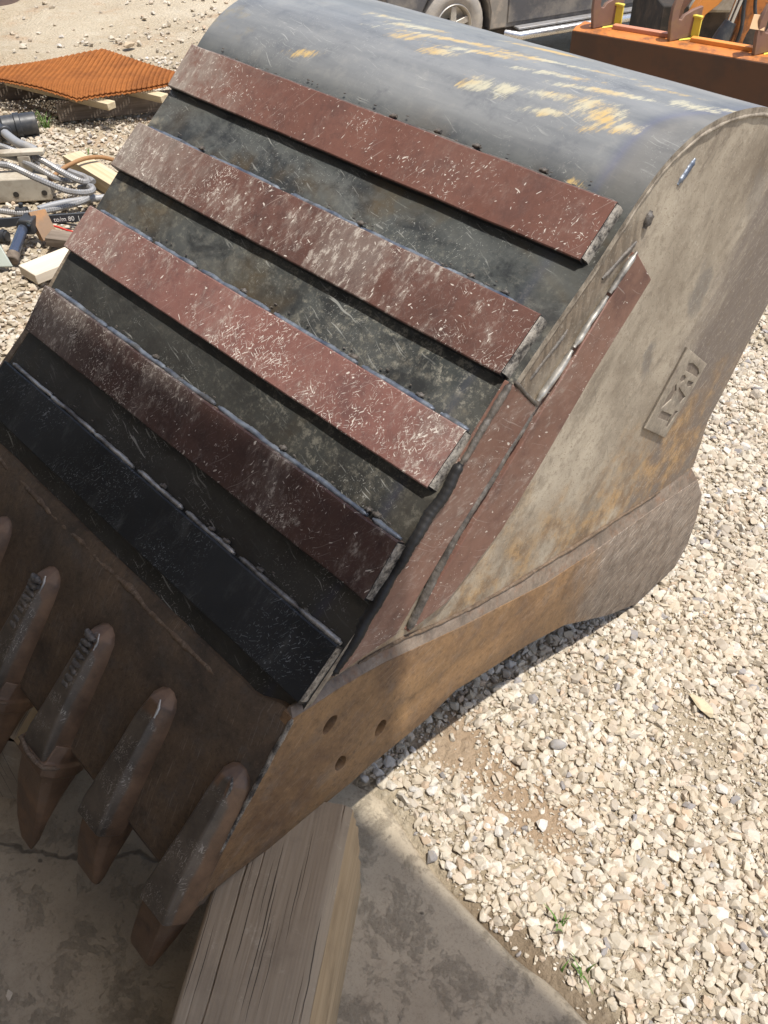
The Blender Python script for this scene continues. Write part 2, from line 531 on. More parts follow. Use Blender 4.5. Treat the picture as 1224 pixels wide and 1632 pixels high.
def m_rust(name, dark, light, accent, rough=0.65, sc=7, scuff=0.0, bump=0.4):
    g = G(name, rough, 0.05, 0.35)
    n = g.noise(None, sc, 7, 0.66, 0.4)
    n2 = g.noise(g.map(loc=(3, 1, 2)), sc * 3.4, 6, 0.7)
    c = g.mix(g.ramp(n, [(0.32, 0), (0.68, 1)]), dark, light)
    c = g.mix(g.mul(g.step(n2, 0.48, 0.70), 0.6), c, accent)
    c = g.mix(g.mul(g.step(g.noise(g.map(loc=(9, 1, 2)), sc * 1.3, 5, 0.6), 0.56, 0.72), 0.55), c, (dark[0] * 0.45, dark[1] * 0.5, dark[2] * 0.55))
    if scuff:
        y = g.sep()
        e = g.math('ADD', y[1], g.mul(g.math('SUBTRACT', g.noise(g.map(scale=(1, 3, 1)), 6, 5, 0.6), 0.5), 0.26))
        em = g.step(e, 0.02, 0.16)
        c = g.mix(g.mul(em, 0.85), c, g.mix(g.step(n2, 0.4, 0.65), (0.22, 0.185, 0.155), (0.13, 0.105, 0.085)))
        s1 = g.scratch(R(66), 0.05, 0.0022, 0.645, SIDE, 0.03, 0.06)
        s2 = g.scratch(R(40), 0.025, 0.0018, 0.67, SIDE, 0.05, 0.04, loc=(0, 3, 0))
        c = g.mix(g.mul(g.mx(s1, s2), g.math('ADD', g.mul(em, 0.65), 0.10)), c, (0.60, 0.54, 0.46))
    else:
        s1 = g.scratch(R(80), 0.04, 0.0018, 0.655, FLOOR, 0.015, 0.04)
        c = g.mix(g.mul(s1, g.step(n, 0.4, 0.6), 0.3), c, (0.30, 0.26, 0.22))
    gr = g.noise(g.map(loc=(5, 5, 5)), 110, 6, 0.8)
    c = g.mix(g.mul(g.step(gr, 0.50, 0.66), 0.5), c, (dark[0] * 0.5, dark[1] * 0.5, dark[2] * 0.5))
    c = g.mix(g.mul(g.step(gr, 0.46, 0.34), 0.3), c, (min(1, light[0] * 1.5), min(1, light[1] * 1.5), min(1, light[2] * 1.6)))
    g.bump(g.math('ADD', g.math('ADD', n, g.mul(n2, 0.6)), g.mul(gr, 0.5)), bump, 0.004)
    return g.out(c, g.ramp(n2, [(0.3, rough - 0.12), (0.7, rough + 0.12)]))
M['cutter'] = m_rust('rusty_cutter_steel', (0.115, 0.066, 0.038), (0.27, 0.16, 0.075), (0.17, 0.125, 0.09), 0.6, 7, 1.0)
M['bevel'] = m_rust('ground_bevel_steel', (0.13, 0.10, 0.078), (0.22, 0.175, 0.135), (0.19, 0.10, 0.055), 0.5, 12)
M['lip'] = m_rust('dark_lip_steel', (0.060, 0.046, 0.035), (0.135, 0.092, 0.058), (0.090, 0.078, 0.066), 0.6, 8, 0, 0.4)
M['rust_seam'] = m_rust('rusty_weld_ridge', (0.075, 0.052, 0.035), (0.16, 0.108, 0.068), (0.25, 0.20, 0.155), 0.7, 34)
M['old_weld'] = m_rust('old_dark_weld', (0.05, 0.045, 0.042), (0.14, 0.12, 0.10), (0.2, 0.19, 0.18), 0.45, 30)

def m_tooth():
    g = G('worn_tooth_steel', 0.5, 0.2, 0.5)
    n = g.noise(None, 16, 6, 0.65)
    wv = g.attr('worn')
    rust = g.mix(g.ramp(n, [(0.35, 0), (0.65, 1)]), (0.085, 0.053, 0.034), (0.20, 0.118, 0.068))
    steel = g.mix(g.ramp(n, [(0.35, 0), (0.65, 1)]), (0.062, 0.050, 0.039), (0.135, 0.107, 0.080))
    wm = g.step(g.math('ADD', wv, g.mul(g.math('SUBTRACT', n, 0.5), 0.7)), 0.4, 0.7)
    c = g.mix(wm, rust, steel)
    ch = g.flecks(FLOOR, 0.66, (3, 1, 0), 0.8)
    s1 = g.scratch(R(85), 0.014, 0.0018, 0.66, FLOOR, 0.04)
    c = g.mix(g.mul(g.mx(ch, s1), wm, g.step(g.noise(None, 30, 4, 0.6), 0.47, 0.62), 0.6), c, (0.42, 0.38, 0.33))
    g.bump(g.noise(None, 60, 5, 0.7), 0.5, 0.002)
    return g.out(c, g.ramp(n, [(0.3, 0.38), (0.7, 0.62)]))
M['tooth'] = m_tooth()

def m_weld():
    g = G('bright_weld_bead', 0.45, 0.5, 0.5)
    n = g.noise(None, 30, 4, 0.6)
    c = g.mix(g.ramp(n, [(0.35, 0), (0.65, 1)]), (0.075, 0.092, 0.13), (0.24, 0.265, 0.30))
    sl = g.step(g.noise(g.map(loc=(2, 1, 0)), 14, 4, 0.65), 0.54, 0.66)
    c = g.mix(g.mul(sl, 0.8), c, (0.07, 0.065, 0.06))
    g.bump(g.noise(None, 150, 3, 0.6), 0.5, 0.002)
    return g.out(c, g.mix(sl, 0.42, 0.65))
M['weld'] = m_weld()

def m_silver_weld():
    g = G('silver_weld_bead', 0.4, 0.6, 0.5)
    n = g.noise(None, 22, 5, 0.6)
    c = g.mix(g.ramp(n, [(0.36, 0), (0.6, 1)]), (0.12, 0.11, 0.10), (0.50, 0.48, 0.44))
    g.bump(g.noise(None, 90, 3, 0.6), 0.3, 0.0015)
    return g.out(c, g.ramp(n, [(0.3, 0.55), (0.7, 0.36)]))
M['weld_silver'] = m_silver_weld()

def m_endweld():
    g = G('ground_end_weld', 0.5, 0.3, 0.5)
    n = g.noise(g.map(scale=(1, 0.45, 0.45)), 95, 7, 0.78)
    c = g.mix(g.ramp(n, [(0.42, 0), (0.60, 1)]), (0.045, 0.040, 0.036), (0.38, 0.345, 0.295))
    g.bump(n, 0.7, 0.003)
    return g.out(c)
M['end_weld'] = m_endweld()

def m_edge():
    g = G('flame_cut_edge', 0.6, 0.1, 0.4)
    n = g.noise(None, 34, 6, 0.7)
    c = g.mix(g.ramp(n, [(0.36, 0), (0.62, 1)]), (0.10, 0.08, 0.06), (0.36, 0.31, 0.245))
    g.bump(n, 0.8, 0.003)
    return g.out(c)
M['edge'] = m_edge()

def m_black():
    g = G('black_bead_and_shade', 0.5, 0.1, 0.4)  # black of the weld bead; also shade painted on strip undersides
    n = g.noise(None, 25, 4, 0.6)
    return g.out(g.mix(n, (0.008, 0.008, 0.009), (0.03, 0.028, 0.027)))
M['black_edge'] = m_black()

def m_wood(name, dark, light, crack=True, sc=1.0, axis=0, bump=0.5, stain=0.3):
    g = G(name, 0.85, 0, 0.25)
    st = [60, 60, 60]; st[axis] = 2.2
    v = g.map(scale=tuple(a * sc for a in st))
    gr = g.noise(v, 1, 6, 0.65, 0.6)
    big = g.noise(g.map(scale=(1.5, 1.5, 1.5)), 5 * sc, 5, 0.6)
    c = g.mix(g.ramp(gr, [(0.3, 0), (0.7, 1)]), dark, light)
    c = g.mix(g.mul(g.step(big, 0.45, 0.75), stain), c, (dark[0] * 0.45, dark[1] * 0.45, dark[2] * 0.45))
    if crack:
        sk = [95, 95, 95]; sk[axis] = 1.6
        k = g.step(g.noise(g.map(scale=tuple(a * sc for a in sk), loc=(3, 3, 3)), 1, 3, 0.5, 0.3), 0.66, 0.70)
        c = g.mix(g.mul(k, 0.85), c, (0.02, 0.016, 0.012))
    g.bump(gr, bump, 0.003)
    return g.out(c)
def m_timber():
    g = G('weathered_timber', 0.85, 0, 0.25)
    gr = g.noise(g.map(scale=(230, 7, 230)), 1, 5, 0.6, 0.5)
    gr2 = g.noise(g.map(scale=(38, 2.2, 38), loc=(4, 4, 0)), 1, 6, 0.65, 0.8)
    big = g.noise(None, 9, 7, 0.68)
    c = g.mix(g.ramp(gr2, [(0.35, 0), (0.65, 1)]), (0.285, 0.222, 0.152), (0.335, 0.265, 0.185))
    c = g.mix(g.mul(g.step(gr, 0.45, 0.72), 0.30), c, (0.19, 0.145, 0.10))
    c = g.mix(g.mul(g.step(big, 0.48, 0.68), 0.5), c, (0.20, 0.155, 0.11))
    c = g.mix(g.mul(g.step(g.noise(g.map(loc=(1, 7, 2)), 26, 6, 0.75), 0.56, 0.68), 0.45), c, (0.47, 0.40, 0.30))
    kn = g.vor(g.map(scale=(7, 2.6, 3), loc=(0.37, 0.1, 0)), 1)
    c = g.mix(g.mul(g.math('SUBTRACT', 1.0, g.step(kn, 0.05, 0.12)), 0.65), c, (0.10, 0.07, 0.045))
    wv = g.addv(g.tc, g.noise(None, 14, 3, 0.5, out=1), 0.006)
    ck = g.noise(g.map(wv, scale=(330, 3.2, 3.2), loc=(3, 2, 1)), 1, 1, 0.4)
    ckm = g.step(ck, 0.655, 0.70)
    c = g.mix(g.mul(ckm, 0.85), c, (0.045, 0.033, 0.023))
    g.bump(g.math('ADD', g.math('ADD', gr, g.mul(big, 0.8)), g.mul(ckm, -3.0)), 0.2, 0.002)
    return g.out(c)
M['timber'] = m_timber()
M['timber_side'] = m_wood('split_timber_side', (0.33, 0.235, 0.135), (0.45, 0.335, 0.205), False, 1.6, 1, 0.25, 0.4)
M['new_wood'] = m_wood('pale_sawn_wood', (0.42, 0.33, 0.20), (0.62, 0.52, 0.36), False, 0.7, 0, 0.3, 0.2)
M['grey_wood'] = m_wood('grey_plank_wood', (0.10, 0.078, 0.06), (0.26, 0.21, 0.165), True, 0.8, 0, 0.4, 0.4)
M['bleached_wood'] = m_wood('bleached_plank_wood', (0.52, 0.45, 0.36), (0.68, 0.61, 0.50), False, 0.7, 0, 0.3, 0.15)

def m_concrete():
    g = G('worn_concrete', 0.85, 0, 0.25)
    n = g.noise(None, 3.5, 7, 0.62)
    f = g.noise(None, 70, 5, 0.7)
    c = g.mix(g.ramp(n, [(0.3, 0), (0.7, 1)]), (0.38, 0.315, 0.23), (0.52, 0.445, 0.33))
    grit = g.noise(None, 210, 4, 0.8)
    c = g.mix(g.mul(g.step(grit, 0.5, 0.66), 0.4), c, (0.20, 0.16, 0.115))
    c = g.mix(g.mul(g.step(g.noise(g.map(loc=(3, 3, 0)), 28, 6, 0.75), 0.5, 0.68), 0.35), c, (0.22, 0.175, 0.125))
    crust = g.noise(g.map(loc=(2.4, 5, 0)), 12, 10, 0.82, 0.3)
    cm = g.mul(g.step(crust, 0.50, 0.62), g.step(f, 0.30, 0.52))
    c = g.mix(g.mul(cm, 0.32), c, g.mix(f, (0.13, 0.105, 0.075), (0.27, 0.22, 0.16)))
    st = g.noise(g.map(loc=(8, 2, 0)), 1.6, 4, 0.6)
    c = g.mix(g.mul(g.step(st, 0.45, 0.7), 0.45), c, (0.20, 0.165, 0.12))
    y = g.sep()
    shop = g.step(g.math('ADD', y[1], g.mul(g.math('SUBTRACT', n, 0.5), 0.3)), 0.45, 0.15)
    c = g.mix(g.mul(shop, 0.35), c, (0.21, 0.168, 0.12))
    # shrinkage cracks
    cv = g.addv(g.tc, g.noise(None, 5, 4, 0.6, out=1), 0.12)
    d = g.vor(g.map(cv, loc=(0.3, 0.1, 0)), 0.8, 'DISTANCE_TO_EDGE')
    cr = g.math('SUBTRACT', 1.0, g.step(d, 0.001, 0.004))
    c = g.mix(g.mul(cr, shop, 0.6), c, (0.05, 0.042, 0.035))
    sp = g.chips(26, 0.10, 0.86, (0, 0, 0), 1.2)
    c = g.mix(g.mul(sp, 0.6), c, (0.05, 0.04, 0.035))
    h = g.math('ADD', g.math('ADD', g.mul(f, 0.35), g.mul(cm, g.math('ADD', g.mul(f, 1.4), 0.3))), g.mul(cr, shop, -1.0))
    g.bump(h, 0.6, 0.005)
    return g.out(c)
M['concrete'] = m_concrete()

def m_dirt():
    g = G('sandy_yard_dirt', 0.95, 0, 0.15)
    n = g.noise(None, 1.1, 8, 0.66, 0.5)
    n2 = g.noise(g.map(loc=(4, 4, 0)), 7, 7, 0.7)
    f = g.noise(None, 90, 5, 0.75)
    c = g.mix(g.ramp(n, [(0.34, 0), (0.66, 1)]), (0.41, 0.33, 0.225), (0.57, 0.495, 0.375))
    red = g.step(g.noise(g.map(loc=(1, 9, 0), scale=(1, 1, 1)), 2.4, 6, 0.65), 0.53, 0.68)
    c = g.mix(g.mul(red, 0.55), c, (0.42, 0.275, 0.165))
    c = g.mix(g.mul(g.step(n2, 0.52, 0.7), 0.4), c, (0.62, 0.56, 0.45))
    c = g.mix(g.mul(g.step(f, 0.54, 0.7), 0.30), c, (0.22, 0.165, 0.105))
    pb = g.vor(None, 55)
    c = g.mix(g.mul(g.math('SUBTRACT', 1.0, g.step(pb, 0.18, 0.42)), 0.35), c, (0.66, 0.59, 0.46))
    y = g.sep()
    wob = g.mul(g.math('SUBTRACT', n2, 0.5), 0.10)
    yy = g.math('ADD', y[1], wob)
    soil = g.mul(g.math('SUBTRACT', 1.0, g.step(yy, 0.60, 0.66)), g.step(y[0], -0.5, -0.3))
    c = g.mix(g.mul(soil, 0.7), c, (0.20, 0.145, 0.095))
    rs = g.mul(g.step(yy, 0.70, 0.76), g.math('SUBTRACT', 1.0, g.step(yy, 0.84, 0.92)), g.step(y[0], -0.75, -0.62), g.math('SUBTRACT', 1.0, g.step(y[0], -0.38, -0.22)))
    c = g.mix(g.mul(rs, 0.65), c, (0.44, 0.30, 0.19))
    g.bump(g.math('ADD', g.mul(pb, -0.7), g.math('ADD', f, g.mul(n2, 1.5))), 0.9, 0.02)
    return g.out(c)
M['dirt'] = m_dirt()

def m_stone():
    g = G('limestone_gravel', 0.9, 0, 0.2)
    a = g.nt.nodes.new('ShaderNodeAttribute'); a.attribute_name = 'tone'
    f = g.noise(None, 160, 4, 0.7)
    c = g.mix(g.mul(g.step(f, 0.42, 0.7), 0.35), a.outputs['Color'], (0.36, 0.285, 0.19))
    g.bump(f, 0.4, 0.002)
    return g.out(c)
M['stone'] = m_stone()

def m_flat(name, col, rough=0.5, metal=0.0, var=0.25, sc=20, dirt=None, dm=0.4, spec=0.5, bump=0.2):
    g = G(name, rough, metal, spec)
    n = g.noise(None, sc, 6, 0.65)
    c = g.mix(n, tuple(x * (1 - var) for x in col), tuple(min(1, x * (1 + var)) for x in col))
    if dirt:
        d = g.noise(g.map(loc=(3, 2, 1)), sc * 0.45, 7, 0.7)
        c = g.mix(g.mul(g.step(d, 0.44, 0.64), dm), c, dirt)
    if bump:
        g.bump(n, bump, 0.002)
    return g.out(c, g.ramp(n, [(0.3, max(0.05, rough - 0.1)), (0.7, min(1, rough + 0.1))]))
M['mesh'] = m_flat('orange_rusted_wire', (0.30, 0.112, 0.034), 0.9, 0, 0.35, 14, (0.18, 0.066, 0.025), 0.55, 0.2)
M['conduit'] = m_flat('galvanised_conduit', (0.27, 0.27, 0.275), 0.5, 0.3, 0.2, 30, (0.22, 0.19, 0.15), 0.45)
M['grey_hose'] = m_flat('grey_plastic_hose', (0.25, 0.26, 0.28), 0.45, 0, 0.15, 12, (0.42, 0.36, 0.26), 0.4)
M['black_plastic'] = m_flat('dusty_black_plastic', (0.03, 0.032, 0.036), 0.45, 0, 0.2, 20, (0.16, 0.145, 0.125), 0.35)
M['block'] = m_flat('muddy_concrete_block', (0.42, 0.38, 0.31), 0.9, 0, 0.2, 14, (0.18, 0.13, 0.08), 0.6)
M['rod'] = m_flat('rusty_rod', (0.28, 0.15, 0.065), 0.8, 0, 0.35, 40)
M['bar'] = m_flat('dark_flat_bar', (0.055, 0.06, 0.07), 0.5, 0.3, 0.2, 30)
M['chalk'] = m_flat('white_chalk', (0.8, 0.8, 0.78), 0.9, 0, 0.1, 60)
M['rust_angle'] = m_flat('rusty_angle_steel', (0.22, 0.14, 0.085), 0.6, 0.2, 0.3, 20, (0.42, 0.19, 0.05), 0.6)
M['panel'] = m_flat('grey_green_painted_panel', (0.36, 0.40, 0.36), 0.5, 0, 0.08, 8, (0.30, 0.27, 0.2), 0.3)
M['red'] = m_flat('red_cable', (0.55, 0.04, 0.03), 0.5, 0, 0.1)
M['blue_tube'] = m_flat('blue_grey_steel_tube', (0.10, 0.12, 0.17), 0.22, 0.6, 0.2, 15)
M['blue_line'] = m_flat('blue_plastic', (0.10, 0.13, 0.45), 0.5)
M['chrome'] = m_flat('hydraulic_chrome', (0.62, 0.64, 0.68), 0.15, 1.0, 0.05)
M['orange'] = m_flat('orange_machine_paint', (0.50, 0.17, 0.035), 0.55, 0, 0.25, 22, (0.13, 0.06, 0.03), 0.8)
M['orange_clean'] = m_flat('orange_paint', (0.70, 0.26, 0.05), 0.45, 0, 0.12, 10, (0.30, 0.12, 0.05), 0.4)
M['blade_face'] = m_flat('rust_brown_shaded_face', (0.095, 0.042, 0.02), 0.65, 0, 0.35, 9, (0.055, 0.03, 0.02), 0.6)  # rusty face darkened further, its shade is in the colour
M['hook'] = m_flat('rust_brown_plate', (0.19, 0.105, 0.075), 0.6, 0.05, 0.25, 14, (0.26, 0.17, 0.07), 0.4)
M['yellow'] = m_flat('yellow_green_paint', (0.66, 0.55, 0.07), 0.6, 0, 0.15, 25, (0.40, 0.32, 0.10), 0.3)
M['redbar'] = m_flat('dull_red_bar', (0.50, 0.21, 0.12), 0.5, 0, 0.15, 14)
M['card'] = m_flat('brown_cardboard', (0.52, 0.34, 0.19), 0.9, 0, 0.1, 20)
M['tyre'] = m_flat('dusty_rubber', (0.28, 0.26, 0.235), 0.9, 0, 0.2, 12, (0.46, 0.41, 0.34), 0.6)
M['rim'] = m_flat('dusty_alloy_rim', (0.50, 0.48, 0.44), 0.4, 0.5, 0.15, 14, (0.40, 0.33, 0.25), 0.4)
M['truck'] = m_flat('dusty_dark_grey_paint', (0.085, 0.085, 0.092), 0.4, 0, 0.15, 7, (0.30, 0.27, 0.23), 0.55)
M['truck_dirty'] = m_flat('mud_caked_paint', (0.22, 0.20, 0.175), 0.8, 0, 0.2, 22, (0.40, 0.34, 0.27), 0.6)
M['under'] = m_flat('dark_underbody', (0.03, 0.026, 0.022), 0.9, 0, 0.3, 10, (0.14, 0.10, 0.07), 0.5)
M['glass'] = m_flat('dark_glass', (0.02, 0.024, 0.028), 0.08, 0, 0.1)
M['white_rub'] = m_flat('scuffed_bright_tube', (0.60, 0.61, 0.63), 0.25, 0.85, 0.1, 16, (0.55, 0.50, 0.42), 0.3)
M['fill_wall_sheet'] = m_flat('tan_wall_sheet', (0.30, 0.255, 0.20), 0.7, 0, 0.05, 3)
M['shed'] = m_flat('weathered_shed_sheet', (0.5, 0.49, 0.47), 0.6, 0, 0.1, 3, (0.3, 0.25, 0.2), 0.3)
M['weed'] = m_flat('weed_green', (0.10, 0.19, 0.035), 0.6, 0, 0.4, 60)
M['soil'] = m_flat('dark_damp_soil', (0.055, 0.035, 0.028), 0.9, 0, 0.4, 6, (0.12, 0.075, 0.05), 0.5)

# ------------------------------------------------------------------ ground
def smoothstep(a, b, x):
    t = np.clip((np.asarray(x, float) - a) / (b - a), 0, 1)
    return t * t * (3 - 2 * t)

def vnoise(x, y, seed=0):
    x = np.asarray(x, float); y = np.asarray(y, float)
    xi = np.floor(x).astype(int); yi = np.floor(y).astype(int)
    fx = x - xi; fy = y - yi
    fx = fx * fx * (3 - 2 * fx); fy = fy * fy * (3 - 2 * fy)
    def h(a, b):
        n = (a * 374761393 + b * 668265263 + seed * 144665) & 0x7fffffff
        n = (n ^ (n >> 13)) * 1274126177 & 0x7fffffff
        return ((n ^ (n >> 16)) & 0xffff) / 65535.0
    return (h(xi, yi) * (1 - fx) + h(xi + 1, yi) * fx) * (1 - fy) + (h(xi, yi + 1) * (1 - fx) + h(xi + 1, yi + 1) * fx) * fy

def gz(x, y):
    x = np.asarray(x, float); y = np.asarray(y, float)
    r = XA[0] * x + YA[0] * y
    f = XA[1] * x + YA[1] * y
    drop = 0.19 * np.clip(f - 3.6, 0, 6.0) * smoothstep(-1.0, 0.2, r)
    z = 0.035 * (vnoise(x * 1.3, y * 1.3, 1) - 0.5) + 0.018 * (vnoise(x * 4, y * 4, 2) - 0.5)
    far = smoothstep(4.8, 6.5, np.hypot(x, y))
    z = z + far * (0.10 * (vnoise(x * 0.9 + y * 0.3, y * 0.9, 3) - 0.5) + 0.04 * (vnoise(x * 3, y * 3, 4) - 0.5))
    z = z - 0.03 * smoothstep(0.62, 0.5, y)
    return z - drop

def grid_axis(lo, hi, fine_lo, fine_hi, fine, coarse):
    a = list(np.arange(fine_lo, fine_hi, fine))
    l = []; p = fine_lo; s = fine
    while p > lo:
        s = min(s * 1.25, coarse); p -= s; l.append(p)
    r = []; p = fine_hi; s = fine
    while p < hi:
        r.append(p); s = min(s * 1.25, coarse); p += s
    return np.array(l[::-1] + a + r)
gx = grid_axis(-160, 120, -7.0, 1.6, 0.045, 14)
gy = grid_axis(-60, 160, 0.2, 4.2, 0.045, 14)
X, Y = np.meshgrid(gx, gy)
Z = gz(X, Y)
nx, ny = len(gx), len(gy)
gv = np.stack([X.ravel(), Y.ravel(), Z.ravel()], 1)
idx = np.arange(nx * ny).reshape(ny, nx)
gf = np.stack([idx[:-1, :-1].ravel(), idx[:-1, 1:].ravel(), idx[1:, 1:].ravel(), idx[1:, :-1].ravel()], 1)
me = bpy.data.meshes.new('ground')
me.from_pydata(gv.tolist(), [], gf.tolist())
me.materials.append(M['dirt'])
me.polygons.foreach_set('use_smooth', [True] * len(me.polygons))
ground = bpy.data.objects.new('ground', me)
COL.objects.link(ground)
ground['kind'] = 'structure'

# concrete apron of the workshop, its outer edge worn and uneven
edge = []
xs = np.arange(-9.0, 6.01, 0.03)
def apron_edge(x):
    return 0.585 + 0.03 * (vnoise(x * 3.1, 0 * x + 5, 8) - 0.5) + 0.02 * (vnoise(x * 11, 0 * x + 5, 9) - 0.5) + 0.02 * np.exp(-((x + 0.62) / 0.1) ** 2)
ey = apron_edge(xs)
prof = [(-6.0, 0.012), (0.0, 0.012), (-0.10, 0.012), (-0.035, 0.010), (-0.012, 0.004), (0.0, -0.012), (0.012, -0.12)]
v = []
for i, x in enumerate(xs):
    for k, (dy, z) in enumerate(prof):
        if k == 1:
            yy = -2.0
        elif k == 0:
            yy = -6.0
        else:
            yy = ey[i] + dy
        v.append((x, yy, z + (0.004 * (float(vnoise(x * 9, yy * 9, 12)) - 0.5) if k >= 3 else 0)))
n = len(prof)
f = [(i * n + k, (i + 1) * n + k, (i + 1) * n + k + 1, i * n + k + 1) for i in range(len(xs) - 1) for k in range(n - 1)]
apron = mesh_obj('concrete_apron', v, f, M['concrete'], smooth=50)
apron['kind'] = 'structure'

# ------------------------------------------------------------------ gravel
def rock_variants(n, seed, npts=15):
    """angular crushed stones: convex hulls of a few random points"""
    r = np.random.default_rng(seed)
    out = []
    for _ in range(n):
        p = r.normal(size=(npts, 3)); p /= np.linalg.norm(p, axis=1)[:, None]
        p *= r.uniform(0.78, 1.0, (npts, 1))
        p *= np.array([1.0, r.uniform(0.5, 0.95), r.uniform(0.4, 0.8)])
        bm = bmesh.new()
        for q_ in p:
            bm.verts.new(q_)
        res = bmesh.ops.convex_hull(bm, input=bm.verts)
        bmesh.ops.delete(bm, geom=list(set(e for e in res['geom_interior'] + res['geom_unused'] if isinstance(e, bmesh.types.BMVert))), context='VERTS')
        bmesh.ops.triangulate(bm, faces=bm.faces)
        bm.verts.index_update()
        vv = np.array([v_.co[:] for v_ in bm.verts]); ff = np.array([[v_.index for v_ in f_.verts] for f_ in bm.faces])
        bm.free()
        out.append((vv / np.abs(vv).max(), ff))
    return out

def project(p):
    r = XA[0] * p[:, 0] + YA[0] * p[:, 1]
    f = XA[1] * p[:, 0] + YA[1] * p[:, 1]
    h = p[:, 2] - 1.6
    c, s = math.cos(R(PITCH)), math.sin(R(PITCH))
    d = f * c - h * s
    up = f * s + h * c
    return 612 + 1411 * r / d, 816 - 1411 * up / d, d

def visible(x, y, m=170):
    px, py, d = project(np.stack([x, y, np.zeros_like(x)], 1))
    return (d > 0.2) & (px > -m) & (px < 1224 + m) & (py > -60) & (py < 1632 + m)

TONES = np.array([[0.53, 0.475, 0.37], [0.47, 0.405, 0.30], [0.58, 0.53, 0.435], [0.50, 0.425, 0.325], [0.40, 0.35, 0.275], [0.29, 0.275, 0.26], [0.48, 0.375, 0.265], [0.57, 0.54, 0.475]])
TW = np.array([0.30, 0.22, 0.15, 0.16, 0.07, 0.015, 0.045, 0.04])

def scatter(n, x0, x1, y0, y1, smin, smax, sub, seed, keep, sink=0.25, power=1.6):
    r = np.random.default_rng(seed)
    x = r.uniform(x0, x1, n); y = r.uniform(y0, y1, n)
    k = keep(x, y, r) & visible(x, y)
    k &= (y > apron_edge(x) + 0.004 + 0.02 * r.random(n))
    k &= ~((x > -1.5) & (x < -0.72) & (y > 0.7) & (y < 1.5))
    x, y = x[k], y[k]; n = len(x)
    size = smin + (smax - smin) * r.random(n) ** power
    base_z = gz(x, y)
    variants = rock_variants(40, seed + 5, 15 if sub == 1 else 22)
    vi = r.integers(0, len(variants), n)
    az_ = r.uniform(0, 2 * np.pi, n); tl_ = r.normal(0, 0.4, n); lift = 0.28 - sink * 0.3 + 0.18 * r.random(n)
    tone_ = np.array([0.92, 0.92, 0.96]) * TONES[r.choice(len(TONES), n, p=TW)] * r.uniform(0.84, 1.08, n)[:, None]
    VS, FS, TS = [], [], []
    o_ = 0
    for k_, (vv, ff) in enumerate(variants):
        m_ = np.where(vi == k_)[0]
        if not len(m_):
            continue
        nv = len(vv)
        P = vv[None] * (size[m_] / 2)[:, None, None]
        ca, sa, ct, st = np.cos(az_[m_]), np.sin(az_[m_]), np.cos(tl_[m_]), np.sin(tl_[m_])
        yy = P[:, :, 1] * ct[:, None] - P[:, :, 2] * st[:, None]
        zz = P[:, :, 1] * st[:, None] + P[:, :, 2] * ct[:, None]
        xr = P[:, :, 0] * ca[:, None] - yy * sa[:, None]
        yr = P[:, :, 0] * sa[:, None] + yy * ca[:, None]
        V = np.stack([xr + x[m_][:, None], yr + y[m_][:, None], zz + (base_z[m_] + size[m_] * lift[m_])[:, None]], 2)
        VS.append(V.reshape(-1, 3))
        FS.append((ff[None] + (np.arange(len(m_)) * nv)[:, None, None] + o_).reshape(-1, 3))
        TS.append(np.repeat(tone_[m_], nv, 0))
        o_ += len(m_) * nv
    return np.concatenate(VS), np.concatenate(FS), np.concatenate(TS)

def patchy(x, y):
    a = 0.6 * vnoise(x * 2.2 + 3, y * 2.2, 21) + 0.4 * vnoise(x * 6, y * 6, 22)
    # the bare reddish strip of dirt that runs along beside the slab edge
    d1 = np.exp(-(((y - 0.80) / 0.07) ** 2)) * smoothstep(-0.75, -0.6, x) * smoothstep(-0.25, -0.4, x)
    d2 = np.exp(-(((x + 0.25) / 0.16) ** 2 + ((y - 1.95) / 0.22) ** 2))
    d3 = np.exp(-(((x + 0.30) / 0.09) ** 2 + ((y - 1.17) / 0.09) ** 2))
    d4 = np.exp(-(((y - 0.605) / 0.022) ** 2)) * smoothstep(-0.45, -0.3, x)
    return a - 0.75 * d1 - 0.45 * d4 - 0.45 * d2 - 0.4 * d3
chunks = []
kn = lambda t: (lambda x, y, r: r.random(len(x)) < smoothstep(0.16 + t, 0.46 + t, patchy(x, y)) * 0.95 + 0.05)
# near, right of the bucket
chunks.append(scatter(70000, -1.1, 1.2, 0.55, 2.6, 0.005, 0.014, 1, 101, kn(-0.25), 0.5))
chunks.append(scatter(36000, -1.1, 1.2, 0.55, 2.6, 0.012, 0.030, 2, 102, kn(0.02), 0.7, 1.6))
chunks.append(scatter(1500, -1.1, 1.2, 0.55, 2.6, 0.026, 0.042, 2, 107, kn(-0.02), 0.9, 1.8))
chunks.append(scatter(20000, -1.6, 1.6, 2.4, 4.6, 0.010, 0.028, 1, 103, kn(0.0), 0.5))
# left, beyond the bucket
far_keep = lambda x, y, r: (r.random(len(x)) < (0.25 + 0.75 * smoothstep(0.3, 0.55, patchy(x, y))) * smoothstep(5.9, 5.0, np.hypot(x, y)))
chunks.append(scatter(60000, -5.6, -1.7, 0.5, 3.2, 0.012, 0.034, 1, 104, far_keep, 0.4, 1.8))
spr = lambda x, y, r: (r.random(len(x)) < 0.25 * smoothstep(0.4, 0.7, patchy(x * 0.6, y * 0.6)) + 0.03)
chunks.append(scatter(16000, -9.5, -4.4, 1.2, 6.0, 0.018, 0.055, 1, 105, spr, 0.3, 2.4))
off = 0; VV = []; FF = []; TT = []
for V_, F_, T_ in chunks:
    VV.append(V_); FF.append(F_ + off); TT.append(T_); off += len(V_)
VV = np.concatenate(VV); FF = np.concatenate(FF); TT = np.concatenate(TT)
me = bpy.data.meshes.new('gravel')
me.vertices.add(len(VV)); me.vertices.foreach_set('co', VV.ravel())
